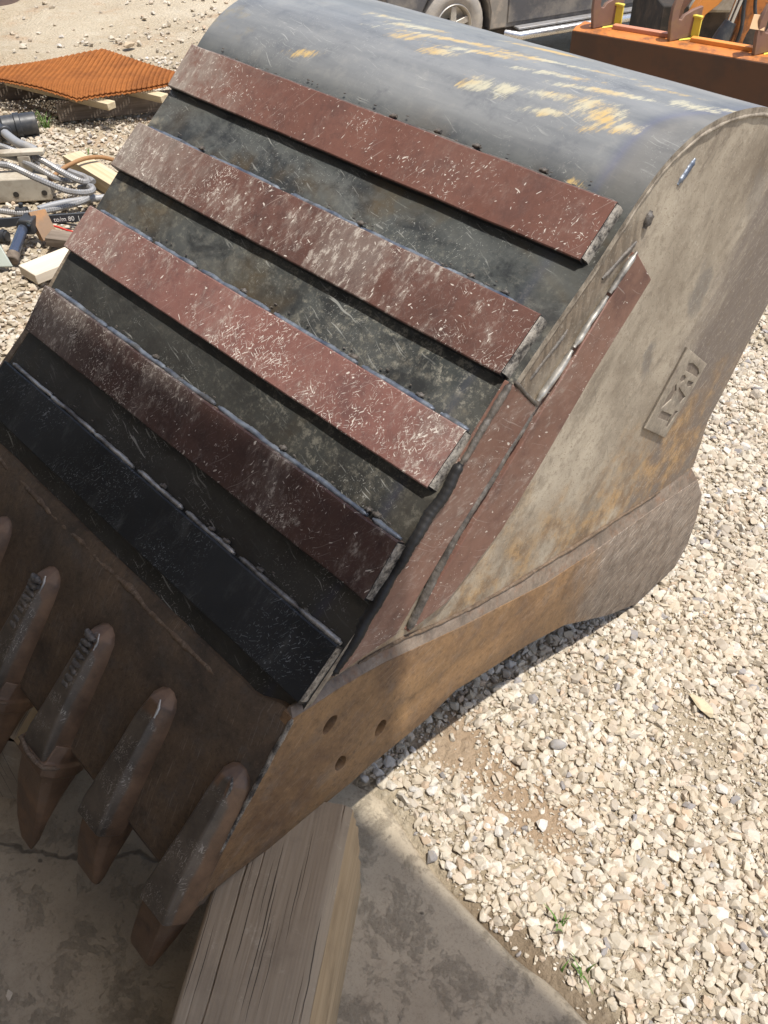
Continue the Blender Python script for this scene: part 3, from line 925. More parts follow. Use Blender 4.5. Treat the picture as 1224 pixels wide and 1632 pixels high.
me.loops.add(FF.size); me.loops.foreach_set('vertex_index', FF.ravel().astype(np.int32))
me.polygons.add(len(FF)); me.polygons.foreach_set('loop_start', np.arange(0, FF.size, 3, dtype=np.int32))
me.update(calc_edges=True)
me.polygons.foreach_set('use_smooth', [False] * len(me.polygons))
at = me.color_attributes.new('tone', 'FLOAT_COLOR', 'POINT')
at.data.foreach_set('color', np.concatenate([TT, np.ones((len(TT), 1))], 1).ravel())
me.materials.append(M['stone'])
gravel = bpy.data.objects.new('gravel', me)
COL.objects.link(gravel)
gravel['kind'] = 'stuff'
gravel['label'] = 'crushed pale limestone gravel covering the yard'

def rock(name, loc, size, sq, tone, label, seed, cat='stone'):
    vs, ff = rock_variants(2, seed, 60 if 'round' in label else 26)[1]
    p = vs * np.array(sq) * size / 2
    o = mesh_obj(name, [tuple(q) for q in p], [tuple(int(i) for i in q) for q in ff], M['stone'], origin=(0, 0, 0), smooth=50 if 'round' in label else None)
    o.location = (loc[0], loc[1], float(gz(loc[0], loc[1])) + loc[2])
    o.rotation_euler = (0.1, -0.1, seed)
    a = o.data.color_attributes.new('tone', 'FLOAT_COLOR', 'POINT')
    a.data.foreach_set('color', np.tile([*tone, 1.0], len(o.data.vertices)))
    return tag(o, label, cat)
rock('flat_rock', (-0.32, 1.25, 0.012), 0.075, (1, 0.8, 0.7), (0.50, 0.42, 0.29), 'largest flat tan rock lying in the gravel right of the bucket', 3)
rock('round_pebble', (-0.47, 0.945, 0.014), 0.036, (1, 0.95, 1.1), (0.30, 0.285, 0.275), 'smooth round grey pebble among the pale gravel beside the rusty side plate', 4)
rock('pale_stone_chip', (-0.81, -0.085, 0.045), 0.028, (1, 0.6, 0.8), (0.55, 0.48, 0.38), 'single pale stone chip on the dark concrete floor', 6)
rock('yard_rock', (-5.22, 2.90, 0.03), 0.09, (1, 0.7, 0.8), (0.42, 0.33, 0.23), 'lone brown rock on the sandy yard behind the rusty mesh panel', 8)

# ------------------------------------------------------------------ unseen canopy, placed and shaped for the shade over the apron
shop = thing('shade_canopy', 'unseen sheet-metal lean-to canopy with a rear wall, added to shape the shade over the concrete apron behind the camera', 'canopy', (0, -1.0, 0))
b = MB()
rx0, rx1 = -11.0, 1.5
EAVE = 0.812
nn = 180
BACK = -3.0
rings = []
for i in range(nn + 1):
    x = rx0 + (rx1 - rx0) * i / nn
    dz = 0.03 if i % 2 else 0
    rings.append([(x, BACK, 3.85 + dz), (x, EAVE + 0.03 * (x - 0.9), 3.55 + dz), (x, EAVE + 0.03 * (x - 0.9), 3.50), (x, BACK, 3.80)])
b.loft(rings)
b.obj('roof', M['shed'], shop)
MB().box((-4.75, BACK + 0.06, 1.86), (12.3, 0.08, 3.70)).obj('fill_wall', M['fill_wall_sheet'], shop)  # wall added to set the fill light under the roof
for x in (-10.6, 1.38):
    for y in (EAVE + 0.03 * (x - 0.9) - 0.12, BACK + 0.3):
        MB().box((x, y, 1.75), (0.10, 0.10, 3.45)).obj('post', M['shed'], shop)

# ------------------------------------------------------------------ THE BUCKET
bucket = thing('excavator_bucket', 'large worn steel digging bucket lying mouth down with red wear strips welded across its back', 'excavator bucket', (-1.05, 1.0, 0.0))
XL, XR = -1.578, -0.586
strips = [  # lower outer corner, upper outer corner (y, z), left x, right x
    ((0.3961, 0.6000), (0.4695, 0.6572), -1.530, -0.579),
    ((0.5281, 0.6961), (0.5908, 0.7648), -1.543, -0.588),
    ((0.6511, 0.8184), (0.7234, 0.8767), -1.556, -0.595),
    ((0.7893, 0.9316), (0.8646, 0.9917), -1.570, -0.600),
    ((0.9379, 1.0417), (1.0045, 1.1009), -1.568, -0.601)]
def edge_x(x, z):
    """the shell narrows a little towards the lip on the left and widens on the right"""
    k = min(1.0, max(0.0, (1.10 - z) / 0.50))
    t = (x - XL) / (XR - XL)
    return x + k * (0.040 * (1 - t) + 0.0095 * t)
pr = [(0.3584, 0.5361)]
for (lo, up, a, c) in strips:
    d = Vector((up[0] - lo[0], up[1] - lo[1])).normalized()
    nin = Vector((d.y, -d.x)) * 0.0165
    pr += [(lo[0] + nin.x, lo[1] + nin.y), (up[0] + nin.x, up[1] + nin.y)]
pr += [(1.0665, 1.1325), (1.1312, 1.1582), (1.2067, 1.1661), (1.2774, 1.1595), (1.345, 1.1472), (1.43, 1.115), (1.51, 1.065), (1.59, 0.99), (1.66, 0.88)]
q = [pr[0]]
for i in range(1, len(pr) - 1):
    q.append((0.2 * pr[i - 1][0] + 0.6 * pr[i][0] + 0.2 * pr[i + 1][0], 0.2 * pr[i - 1][1] + 0.6 * pr[i][1] + 0.2 * pr[i + 1][1]))
q.append(pr[-1])
fine = [(p.x, p.y) for p in spline([(a, c, 0) for a, c in q], 14)]
TH = 0.012
def normals2(c):
    out = []
    for i in range(len(c)):
        a = c[max(i - 1, 0)]; e = c[min(i + 1, len(c) - 1)]
        d = Vector((e[0] - a[0], e[1] - a[1])).normalized()
        out.append((-d.y, d.x))
    return out
nrm = normals2(fine)
NX = 90
xs2 = [XL + (XR - XL) * i / NX for i in range(NX + 1)]
v = []; att = {'low_shade': [], 'heat': [], 'heel': [], 'yellow': [], 'tint': [], 'mud': []}
yb = [(-1.10, 1.205, .20, .006), (-0.90, 1.235, .16, .005), (-0.75, 1.185, .12, .006), (-1.02, 1.19, .12, .007), (-0.86, 1.19, .10, .006), (-0.83, 1.13, .06, .009), (-0.58, 1.245, .05, .006), (-1.16, 1.17, .05, .010), (-1.07, 1.155, .05, .010), (-0.945, 1.108, .045, .011), (-0.90, 1.112, .03, .012), (-1.19, 1.218, .09, .009), (-0.955, 1.30, .10, .010),
      (-0.764, 1.132, .035, .018), (-0.722, 1.12, .040, .020), (-0.676, 1.114, .03, .010), (-0.685, 1.017, .022, .009), (-0.650, 1.214, .035, .010), (-0.615, 1.222, .03, .009), (-0.705, 1.252, .06, .007), (-1.26, 1.228, .08, .008), (-1.31, 1.064, .05, .006), (-0.80, 1.10, .06, .006)]
for (y, z), nn_ in zip(fine, nrm):
    hh = 0.0
    for (lo, up, a, c) in strips:
        d = math.hypot(y - up[0], z - up[1])
        hh = max(hh, math.exp(-((d / 0.030) ** 2)))
    heel = float(smoothstep(1.005, 1.06, y))
    mud = float(smoothstep(0.95, 0.80, y)) * float(smoothstep(0.50, 0.60, y))
    for x in xs2:
        v.append((edge_x(x, z), y + 0.0006 * math.sin(x * 31), z))
        att['heat'].append(hh * (0.45 + 0.75 * float(vnoise(x * 9, y * 12, 30))))
        att['heel'].append(heel)
        att['low_shade'].append(float(smoothstep(0.93, 0.50, y)))  # grows down the slope, standing for the shade there
        yy = 0.0
        for (bx, by, sx, sy) in yb:
            u = (x - bx) - 0.0; w_ = (y - by) - 0.22 * (x - bx)
            yy = max(yy, math.exp(-((u / sx) ** 2 + (w_ / (sy * 2.0)) ** 2)))
        att['yellow'].append(yy)
        e = (XR - x)
        att['tint'].append(max(0.0, 1.0 - e / 0.11) * (1.0 - 0.6 * float(smoothstep(1.12, 1.25, y))))
        att['mud'].append(mud * (0.35 + 0.65 * float(smoothstep(-1.2, -0.75, x))))
no = len(v)
nrow = NX + 1
for (y, z), nn_ in zip(fine, nrm):
    for x in xs2:
        v.append((edge_x(x, z), y - nn_[0] * TH, z - nn_[1] * TH))
f = []
np_ = len(fine)
for j in range(np_ - 1):
    for i in range(NX):
        a = j * nrow + i
        f.append((a, a + 1, a + nrow + 1, a + nrow))
        f.append((no + a, no + a + nrow, no + a + nrow + 1, no + a + 1))
nmain = len(f)
for j in range(np_ - 1):
    for i in (0, NX):
        a = j * nrow + i
        f.append((a, a + nrow, no + a + nrow, no + a))
for i in range(NX):
    f.append((i, no + i, no + i + 1, i + 1))
    a = (np_ - 1) * nrow + i
    f.append((a, a + 1, no + a + 1, no + a))
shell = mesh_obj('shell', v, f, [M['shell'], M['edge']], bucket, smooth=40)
for i in range(nmain, len(f)):
    shell.data.polygons[i].material_index = 1
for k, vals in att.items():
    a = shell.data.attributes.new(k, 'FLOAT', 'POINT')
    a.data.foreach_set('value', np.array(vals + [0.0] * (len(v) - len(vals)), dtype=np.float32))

def bead(path, r, mat, parent, name='weld_bead', jit=0.22, step=0.003, flat=0.8):
    P = [Vector(p) for p in path]
    out = []
    for a, c in zip(P[:-1], P[1:]):
        m = max(2, int((c - a).length / step))
        for k in range(m):
            out.append(a + (c - a) * k / m)
    out.append(P[-1])
    ph = random.uniform(0, 9)
    rr = []
    for i, p in enumerate(out):
        k = 0.9 + 0.04 * math.sin(i * 1.9 + ph) + 0.22 * mnoise.noise(p * 13 + Vector((ph, 0, 0))) + 0.12 * mnoise.noise(p * 60)
        if i < 2 or i > len(out) - 3:
            k *= 0.6
        rr.append(r * k)
        out[i] = p + Vector((mnoise.noise(p * 30), mnoise.noise(p * 30 + Vector((7, 0, 0))), mnoise.noise(p * 30 + Vector((0, 7, 0))))) * r * 0.35
    b = MB(); b.tube(out, rr, 8, jit * 0.35, True, flat)
    return b.obj(name, mat, parent, smooth=70)

SM = ['black_strip', 'primer_dark', 'primer_pink', 'primer_scuffed', 'primer_clean']
SLAB = ['black wear strip nearest the teeth', 'dark maroon wear strip', 'pinkish red wear strip with many white scratches', 'scuffed maroon wear strip with grey dust', 'clean red-brown wear strip nearest the curved heel']
for si, (lo, up, xa, xb) in enumerate(strips):
    d = Vector((0, up[0] - lo[0], up[1] - lo[1])).normalized()
    nout = Vector((0, -d.z, d.y))
    nxs = 40
    v = []
    for i in range(nxs + 1):
        x = xa + (xb - xa) * i / nxs
        wl = 0.0012 * (float(vnoise(x * 25, 1.0, 40 + si)) - 0.5)
        L = Vector((x, lo[0], lo[1])) + d * wl
        U = Vector((x, up[0], up[1])) - d * wl
        # outer face has a 1.5 mm worn chamfer on its long edges
        v += [L - nout * 0.030, L - nout * 0.0015, L + d * 0.0018, U - d * 0.0018, U - nout * 0.0015, U - nout * 0.030]
    f = []
    for i in range(nxs):
        for k in range(6):
            a = i * 6 + k; e = i * 6 + (k + 1) % 6
            f.append((a, e, e + 6, a + 6))
    f.append((0, 1, 2, 3, 4, 5)); f.append(tuple(nxs * 6 + k for k in range(6)))
    st = mesh_obj('wear_strip', v, f, [M[SM[si]], M['black_edge']], bucket)
    st['label'] = SLAB[si]
    for i in range(nxs):
        st.data.polygons[i * 6 + 0].material_index = 1  # lower face blackened to hold the shade beneath the strip
    st.data.polygons[-1].material_index = 1; st.data.polygons[-2].material_index = 1
    # weld along the upper edge, laid in stitches
    base = Vector((0, up[0], up[1])) - nout * 0.0125 + d * 0.003
    segs = []
    x = xa + (0.02 if si else 0.01)
    if si == 4:
        segs = [(-1.53, -1.40), (-1.385, -1.22), (-1.20, -1.05), (-1.03, -0.86), (-0.84, -0.72), (-0.70, -0.61)]
    else:
        while x < xb - 0.02:
            l = random.uniform(0.12, 0.2)
            segs.append((x, min(x + l, xb - 0.004)))
            x += l + (random.choice((0.0, 0.004, 0.012)) if si in (0, 1, 2) else random.choice((0.006, 0.03)))
    for a, c in segs:
        if c - a > 0.02:
            m = M['weld_silver'] if (si == 0) else M['weld']
            o = bead([base + Vector((a, 0, 0)), base + Vector((c, 0, 0))], 0.0054 if si != 4 else 0.0042, m if si != 4 else M['old_weld'], st)
    for _ in range(26):
        xx = random.uniform(xa + 0.03, xb - 0.02)
        p = base + Vector((xx, 0, 0)) + d * random.uniform(0.002, 0.016) - nout * 0.0005
        bead([p, p + Vector((random.uniform(.002, .006), random.uniform(-.001, .001), 0))], random.uniform(0.0012, 0.0024), M['old_weld'], st, 'weld_spatter', 0.3)
    # stray start/stop craters
    for _ in range(4):
        xx = random.uniform(xa + 0.05, xb - 0.05)
        p = base + Vector((xx, 0, 0)) + d * 0.006
        bead([p, p + Vector((0.012, 0.002, 0.001))], 0.006, M['old_weld'], st)
    # ground-off weld down the right end
    ex = min(edge_x(XR, up[1]) - 0.001, xb + 0.006)
    a0 = Vector((xb + 0.0005, lo[0], lo[1])) + d * 0.004; a1 = Vector((xb + 0.0005, up[0], up[1])) - d * 0.002
    b = MB(); rings = []
    for k in range(15):
        t = k / 14
        p = a0.lerp(a1, t) - nout * 0.001
        wj = 1 + 0.25 * (random.random() - 0.5)
        e = Vector((ex, p.y, p.z)) - nout * (0.0135 + 0.002 * random.random())
        mid = (p + e) / 2 + nout * (0.0015 + 0.002 * random.random()) + Vector((0.002, 0, 0)) * wj
        rings.append([p - nout * 0.014, p, mid, e, e - nout * 0.006])
    b.loft(rings)
    b.obj('end_weld', M['end_weld'], st, smooth=50)

# side plates, inside the shell curve
inner = []
for i in range(0, np_, 4):
    (y, z), n_ = fine[i], nrm[i]
    inner.append((y - n_[0] * (TH - 0.002), z - n_[1] * (TH - 0.002)))
inner[-1] = (1.645, 0.89)
low = [(1.6033, 0.717), (1.5806, 0.6719), (1.5245, 0.554), (1.4909, 0.4939), (1.4880, 0.374), (1.45, 0.352), (1.34, 0.366), (1.10, 0.395), (0.9, 0.44), (0.7, 0.49), (0.55, 0.535), (0.41, 0.560)]
poly = inner + low
def side_plate(x0, x1):
    ys = [p[0] for p in poly]; 
    # dense faces so that the edge attribute can follow the rim
    o = plate2d('side_plate', poly, [], x0, x1, M['side'], bucket)
    bm = bmesh.new(); bm.from_mesh(o.data)
    bmesh.ops.triangulate(bm, faces=bm.faces)
    for _ in range(3):
        long = [e for e in bm.edges if e.calc_length() > 0.05]
        bmesh.ops.subdivide_edges(bm, edges=long, cuts=1, use_grid_fill=False)
        bmesh.ops.triangulate(bm, faces=[f_ for f_ in bm.faces if len(f_.verts) > 3])
    bm.to_mesh(o.data); bm.free()
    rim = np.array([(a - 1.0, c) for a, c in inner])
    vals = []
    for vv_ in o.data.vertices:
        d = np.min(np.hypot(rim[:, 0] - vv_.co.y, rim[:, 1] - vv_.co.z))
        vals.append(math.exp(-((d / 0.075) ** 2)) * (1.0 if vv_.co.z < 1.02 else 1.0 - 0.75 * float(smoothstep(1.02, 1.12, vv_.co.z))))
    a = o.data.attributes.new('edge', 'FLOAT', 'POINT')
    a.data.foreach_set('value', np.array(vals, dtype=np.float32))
    return o
side_plate(-0.604, -0.588)
side_plate(XL + 0.002, XL + 0.018)

# lower side cutters with three bolt holes, and the ground bevel above them
CUT_LOW = [(0.1668, 0.3279), (0.2098, 0.325), (0.2546, 0.322), (0.3157, 0.3103), (0.3546, 0.3047), (0.4304, 0.3026), (0.4748, 0.3007), (0.525, 0.3033), (0.6556, 0.2977), (0.7276, 0.3116), (0.8155, 0.286), (0.9373, 0.2558), (1.056, 0.2123), (1.2405, 0.0919), (1.374, 0.0253), (1.4629, 0.0316), (1.5302, 0.0322), (1.5634, 0.0847), (1.5673, 0.1757), (1.5512, 0.2588)]
CUT_TOP = [(0.3823, 0.582), (0.4163, 0.5768), (0.4608, 0.5712), (0.5073, 0.5609), (0.5573, 0.5475), (0.6452, 0.5149), (0.733, 0.4835), (0.8307, 0.453), (0.9576, 0.4131), (1.1078, 0.3873), (1.3394, 0.3597), (1.4995, 0.3333)]
BEV_TOP = [(0.3900, 0.5868), (0.4308, 0.5824), (0.4551, 0.5818), (0.513, 0.5729), (0.6052, 0.5516), (0.7073, 0.51), (0.7791, 0.4884), (0.8451, 0.4713), (0.9702, 0.4475), (1.1178, 0.421), (1.3536, 0.3813), (1.4832, 0.3668)]
def hole(c, a, bb, ang):
    o = []
    for k in range(14):
        t = 2 * math.pi * k / 14
        u, w_ = a * math.cos(t), bb * math.sin(t)
        u *= 1 + 0.08 * math.sin(3 * t + ang * 5)
        o.append((c[0] + u * math.cos(ang) - w_ * math.sin(ang), c[1] + u * math.sin(ang) + w_ * math.cos(ang)))
    return o
HOLES = [(0.4442, 0.5033), (0.5453, 0.388), (0.4594, 0.381)]
def cutter(x0, x1, sgn):
    o = plate2d('side_cutter', CUT_TOP + CUT_LOW[::-1], [hole(c, 0.017, 0.0115, 0.9 + 0.3 * i) for i, c in enumerate(HOLES)], x0, x1, M['cutter'], bucket, 0.0015)
    face = x1 if sgn > 0 else x0
    b = MB(); rings = []
    for (a, c), (d, e) in zip(CUT_TOP, BEV_TOP):
        rings.append([(face - sgn * 0.0012, a, c), (face - sgn * 0.014, d, e), (face - sgn * 0.019, d + 0.002, e - 0.003), (face - sgn * 0.019, a, c - 0.004)])
    b.loft(rings)
    bo = b.obj('bevel_edge', M['bevel'], o)
    bead([(face - sgn * 0.013, p[0], p[1]) for p in BEV_TOP[3:-1]], 0.0042, M['rust_seam'], o, jit=0.3, step=0.007)
    return o
cutter(-0.594, -0.574, 1)
cutter(XL - 0.012, XL + 0.02, -1)

# lip plate carrying the teeth
LB = Vector((0, 0.1674, 0.3311)); LU = Vector((0, 0.64974, 0.76016)); LN = Vector((0, -0.76016, 0.64974))
def lp(x, s, h):
    return Vector((x, 0, 0)) + LB + LU * s + LN * h
LX0, LX1 = XL - 0.012, -0.5745
nxs = 60
prof = [(0.0, -0.032), (0.0, -0.012), (0.014, 0.0), (0.08, 0.0), (0.16, 0.0), (0.235, 0.0), (0.286, 0.0), (0.312, -0.0085), (0.322, -0.036)]
v = []
for i in range(nxs + 1):
    x = LX0 + (LX1 - LX0) * i / nxs
    for k, (s, h) in enumerate(prof):
        dj = 0.004 * (float(vnoise(x * 16, k, 50)) - 0.5)
        if k >= 6:
            s += 0.030 * float(smoothstep(-0.66, -0.60, x)) * (1.0 if k == 6 else 0.7)
        v.append(lp(x, s + (dj if k in (0, 1, 2, 6, 7) else 0), h + (0.25 * dj if k in (3, 4, 5) else 0)))
f = []
n = len(prof)
for i in range(nxs):
    for k in range(n):
        a = i * n + k; e = i * n + (k + 1) % n
        f.append((a, e, e + n, a + n))
f.append(tuple(range(n))); f.append(tuple(nxs * n + k for k in range(n)))
mesh_obj('lip_plate', v, f, M['lip'], bucket, smooth=35)
# rusty weld ridge where the lip meets the shell
b = MB(); P = []; rr = []
for i in range(240):
    x = LX0 + 0.02 + (LX1 - LX0 - 0.10) * i / 239
    nn_ = float(vnoise(x * 20, 3, 60)); n2 = float(vnoise(x * 70, 3, 61))
    P.append(lp(x, 0.2915 + 0.008 * (nn_ - 0.5), -0.0055 + 0.003 * (float(vnoise(x * 9, 5, 62)) - 0.5)))
    rr.append(0.0058 * (0.40 + 0.55 * nn_ + 0.55 * n2) * (1.0 - 0.5 * float(smoothstep(-0.85, -0.68, x))))
b.tube(P, rr, 8, 0.12, True, 0.9)
b.obj('seam_weld', M['rust_seam'], bucket, smooth=70)
# pale scraped edge where the cutter meets the lip
bead([lp(-0.5750, s, -0.001) for s in (0.01, 0.1, 0.2, 0.33)], 0.0042, M['end_weld'], bucket, 'corner_weld', 0.25)

def worn_attr(o, fn):
    a = o.data.attributes.new('worn', 'FLOAT', 'POINT')
    off = root_of(o).location
    a.data.foreach_set('value', np.array([fn(Vector(p.co) + off) for p in o.data.vertices], dtype=np.float32))

def tooth_set(xc, kind, seed):
    random.seed(seed)
    secs = [(0.226, 0.006, 0.003, 0.001), (0.220, 0.017, 0.008, 0.010), (0.207, 0.025, 0.0125, 0.024), (0.175, 0.029, 0.0155, 0.031), (0.12, 0.032, 0.018, 0.035), (0.06, 0.035, 0.0225, 0.038), (0.01, 0.037, 0.028, 0.039), (-0.022, 0.037, 0.030, 0.034)]
    if kind == 'short':
        secs = secs[:-1] + [(-0.016, 0.036, 0.029, 0.036)]
    b = MB(); rings = []
    for (s, wb, wt, h) in secs:
        j = lambda k: 1 + k * (random.random() - 0.5)
        rings.append([lp(xc - wb * 1.08, s, -0.006), lp(xc - wb * 1.0, s, h * 0.30), lp(xc - wt * 1.06 * j(.04), s, h * 0.93), lp(xc - wt * 0.9, s, h * j(.05)), lp(xc + wt * 0.1, s, h * j(.05)), lp(xc + wt * 0.9, s, h * j(.05)), lp(xc + wt * 1.06 * j(.04), s, h * 0.93), lp(xc + wb * 1.0, s, h * 0.30), lp(xc + wb * 1.08, s, -0.006)])
    # underside closes below the lip at the front
    b.loft(rings)
    ad = b.obj('tooth_adapter', M['tooth'], bucket, smooth=30)
    md = ad.modifiers.new('bev', 'BEVEL'); md.width = 0.0022; md.segments = 2; md.limit_method = 'ANGLE'; md.angle_limit = R(28)
    worn_attr(ad, lambda p: 1.0 if (p - LB).dot(LN) > 0.024 and abs(p.x - xc) < 0.012 + 0.09 * max(0.0, 0.226 - (p - LB).dot(LU)) and (p - LB).dot(LU) < 0.214 else 0.0)
    lower = MB()
    lower.loft([[lp(xc - 0.036, s, -0.03), lp(xc + 0.036, s, -0.03), lp(xc + 0.034, s, h), lp(xc - 0.034, s, h)] for s, h in ((0.004, 0.02), (-0.03, 0.022))])
    # hard-facing ribs
    if kind == 'long':
        for k in range(8):
            s = 0.205 - 0.0125 * k
            o = bead([lp(xc - 0.013, s + random.uniform(-.004, .004), 0.0290), lp(xc, s + random.uniform(-.003, .003), 0.0315), lp(xc + 0.013, s + random.uniform(-.004, .004), 0.0300)], 0.0072, M['old_weld'], ad, 'hardfacing_rib', 0.3)
    # bright scuff crescent at the nose is a worn weld toe
    bead([lp(xc + 0.005, 0.213, 0.019), lp(xc + 0.0135, 0.204, 0.0235), lp(xc + 0.0165, 0.190, 0.027)], 0.0026, M['weld_silver'] if kind != 'bare' else M['end_weld'], ad, 'nose_weld', 0.3)
    # the tooth itself
    def ring(xm, s, hw, ht, hb, c=0.25):
        return [lp(xm - hw, s, hb * (1 - c) + ht * c), lp(xm - hw * 0.8, s, hb), lp(xm + hw * 0.8, s, hb), lp(xm + hw, s, hb * (1 - c) + ht * c),
                lp(xm + hw, s, ht * 0.75 + hb * 0.25), lp(xm + hw * 0.78, s, ht), lp(xm - hw * 0.78, s, ht), lp(xm - hw, s, ht * 0.75 + hb * 0.25)]
    b = MB()
    if kind == 'long':
        rings = [ring(xc + 0.002, 0.018, 0.040, 0.024, -0.045), ring(xc + 0.002, -0.012, 0.042, 0.030, -0.046), ring(xc + 0.003, -0.016, 0.046, 0.037, -0.048), ring(xc + 0.004, -0.034, 0.047, 0.036, -0.048), ring(xc + 0.005, -0.040, 0.042, 0.028, -0.042),
                 ring(xc + 0.004, -0.085, 0.043, 0.014, -0.034), ring(xc + 0.004, -0.135, 0.040, -0.004, -0.030), ring(xc + 0.008, -0.175, 0.034, -0.018, -0.032), ring(xc + 0.016, -0.205, 0.017, -0.028, -0.034)]
    elif kind == 'short':
        rings = [ring(xc, 0.015, 0.033, 0.022, -0.04), ring(xc, -0.03, 0.033, 0.022, -0.038), ring(xc + 0.001, -0.075, 0.032, 0.010, -0.032), ring(xc + 0.002, -0.105, 0.031, -0.004, -0.028), ring(xc + 0.003, -0.122, 0.028, -0.010, -0.025)]
    else:
        rings = [ring(xc, 0.015, 0.033, 0.024, -0.04), ring(xc - 0.003, -0.03, 0.032, 0.025, -0.036), ring(xc - 0.006, -0.075, 0.031, 0.014, -0.034, 0.6), ring(xc - 0.008, -0.112, 0.029, 0.002, -0.026, 0.6), ring(xc - 0.008, -0.124, 0.027, -0.005, -0.018, 0.6)]
    b.loft(rings)
    to = b.obj('tooth', M['tooth'], ad, smooth=50)
    md = to.modifiers.new('bev', 'BEVEL'); md.width = 0.002; md.segments = 2; md.limit_method = 'ANGLE'; md.angle_limit = R(25)
    worn_attr(to, lambda p: 0.45 if (p - LB).dot(LN) > 0.0 else 0.1)
    if kind == 'long':
        bead([lp(xc - 0.043, -0.014, 0.016), lp(xc - 0.036, -0.017, 0.036), lp(xc, -0.018, 0.041), lp(xc + 0.040, -0.018, 0.036), lp(xc + 0.048, -0.016, 0.012)], 0.0045, M['rust_seam'], to, 'collar_rim', 0.2)
tooth_set(-0.607, 'bare', 1)
tooth_set(-0.783, 'short', 2)
tooth_set(-0.955, 'long', 3)
tooth_set(-1.127, 'long', 4)
tooth_set(-1.300, 'long', 5)
tooth_set(-1.470, 'bare', 6)
random.seed(21)

# side wear plates
def side_strip(poly_, x1, label):
    b = MB(); b.prism([(-0.592, p[0], p[1]) for p in poly_], (x1 + 0.592, 0, 0))
    o = b.obj('side_wear_plate', M['primer_side'], bucket, bevel=0.0015)
    o['label'] = label
    return o
SA = [(0.7908, 0.927), (0.8535, 0.8562), (0.6843, 0.7017), (0.5804, 0.5876), (0.4572, 0.5996)]
SB = [(1.0454, 1.0212), (1.1011, 0.961), (0.9883, 0.8461), (0.8977, 0.7406), (0.8089, 0.6448), (0.6899, 0.5695), (0.6068, 0.5694)]
sa = side_strip(SA, -0.5775, 'shorter red side wear plate next to the floor edge')
sb = side_strip(SB, -0.5785, 'longer red side wear plate with a silver weld')
x_ = -0.579
bead([(x_, 0.788, 0.930), (x_, 0.700, 0.842)], 0.0060, M['old_weld'], sa, jit=0.2)
bead([(x_, 0.700, 0.842), (x_, 0.600, 0.742), (x_, 0.460, 0.606)], 0.0095, M['black_edge'], sa, jit=0.12)
bead([(x_, 0.795, 0.928), (x_, 0.856, 0.858)], 0.004, M['old_weld'], sa)
L0 = Vector((x_ - 0.001, 1.043, 1.024)); L1 = Vector((x_ - 0.001, 0.853, 0.859))
for t0, t1 in ((0, 0.26), (0.28, 0.62), (0.64, 0.97)):
    bead([L0.lerp(L1, t0), L0.lerp(L1, t1)], 0.0058, M['weld_silver'], sb, jit=0.12, step=0.005)
bead([(x_ - 0.002, 0.848, 0.853), (x_ - 0.002, 0.70, 0.705), (x_ - 0.002, 0.610, 0.574)], 0.0075, M['old_weld'], sb, jit=0.15)
# stitches and patches on the side plate under the shell edge
for P, r_, mt in (([(1.131, 1.090), (1.164, 1.118)], 0.0065, 'weld'), ([(1.062, 1.050), (1.073, 1.072)], 0.009, 'old_weld'), ([(0.979, 1.004), (1.05, 1.034)], 0.0038, 'old_weld'), ([(0.843, 0.903), (0.915, 0.952)], 0.0036, 'old_weld')):
    bead([(-0.5882, p[0], p[1]) for p in P], r_, M[mt], bucket, 'stitch_weld', 0.3)
# fillet weld between shell and side plate
seg = inner[6:-6]
bead([(-0.5882, p[0] + 0.001, p[1] - 0.001) for p in seg], 0.0045, M['edge'], bucket, 'rim_weld', 0.3, 0.008)

# cast name plate with sunken letter forms
PL = [(1.293, 0.7564), (1.3897, 0.6794), (1.299, 0.555), (1.2071, 0.6269)]
PK = [[(1.3122, 0.7168), (1.3309, 0.7076), (1.3586, 0.6837), (1.3678, 0.6682), (1.3643, 0.6613), (1.3411, 0.6794), (1.3074, 0.7035)],
      [(1.2986, 0.6967), (1.3099, 0.6928), (1.3165, 0.6841), (1.3139, 0.6784), (1.3029, 0.6795), (1.2941, 0.6907)],
      [(1.331, 0.6702), (1.3541, 0.6548), (1.3505, 0.6479), (1.3349, 0.6541), (1.3272, 0.6649)],
      [(1.2848, 0.686), (1.2922, 0.668), (1.2823, 0.6531), (1.2515, 0.6474), (1.2634, 0.6696)],
      [(1.3005, 0.67), (1.337, 0.6309), (1.3241, 0.6234), (1.3073, 0.6434)],
      [(1.2561, 0.6408), (1.3001, 0.6087), (1.2945, 0.5959), (1.2452, 0.6315)],
      [(1.3115, 0.6122), (1.3232, 0.6047), (1.2985, 0.5802), (1.2889, 0.5884)]]
M['plate'] = m_rust('muddy_cast_plate', (0.20, 0.17, 0.135), (0.34, 0.295, 0.23), (0.16, 0.125, 0.095), 0.6, 17)
npl = plate2d('name_plate', PL, PK, -0.588, -0.5820, M['plate'], bucket, 0.001)
pb_ = MB(); pb_.prism([(-0.5875, y, z) for y, z in PL], (0.0034, 0, 0))
M['plate_floor'] = m_rust('dark_plate_recess', (0.15, 0.12, 0.095), (0.22, 0.18, 0.14), (0.12, 0.1, 0.08), 0.7, 14)
pb_.obj('recess', M['plate_floor'], npl)

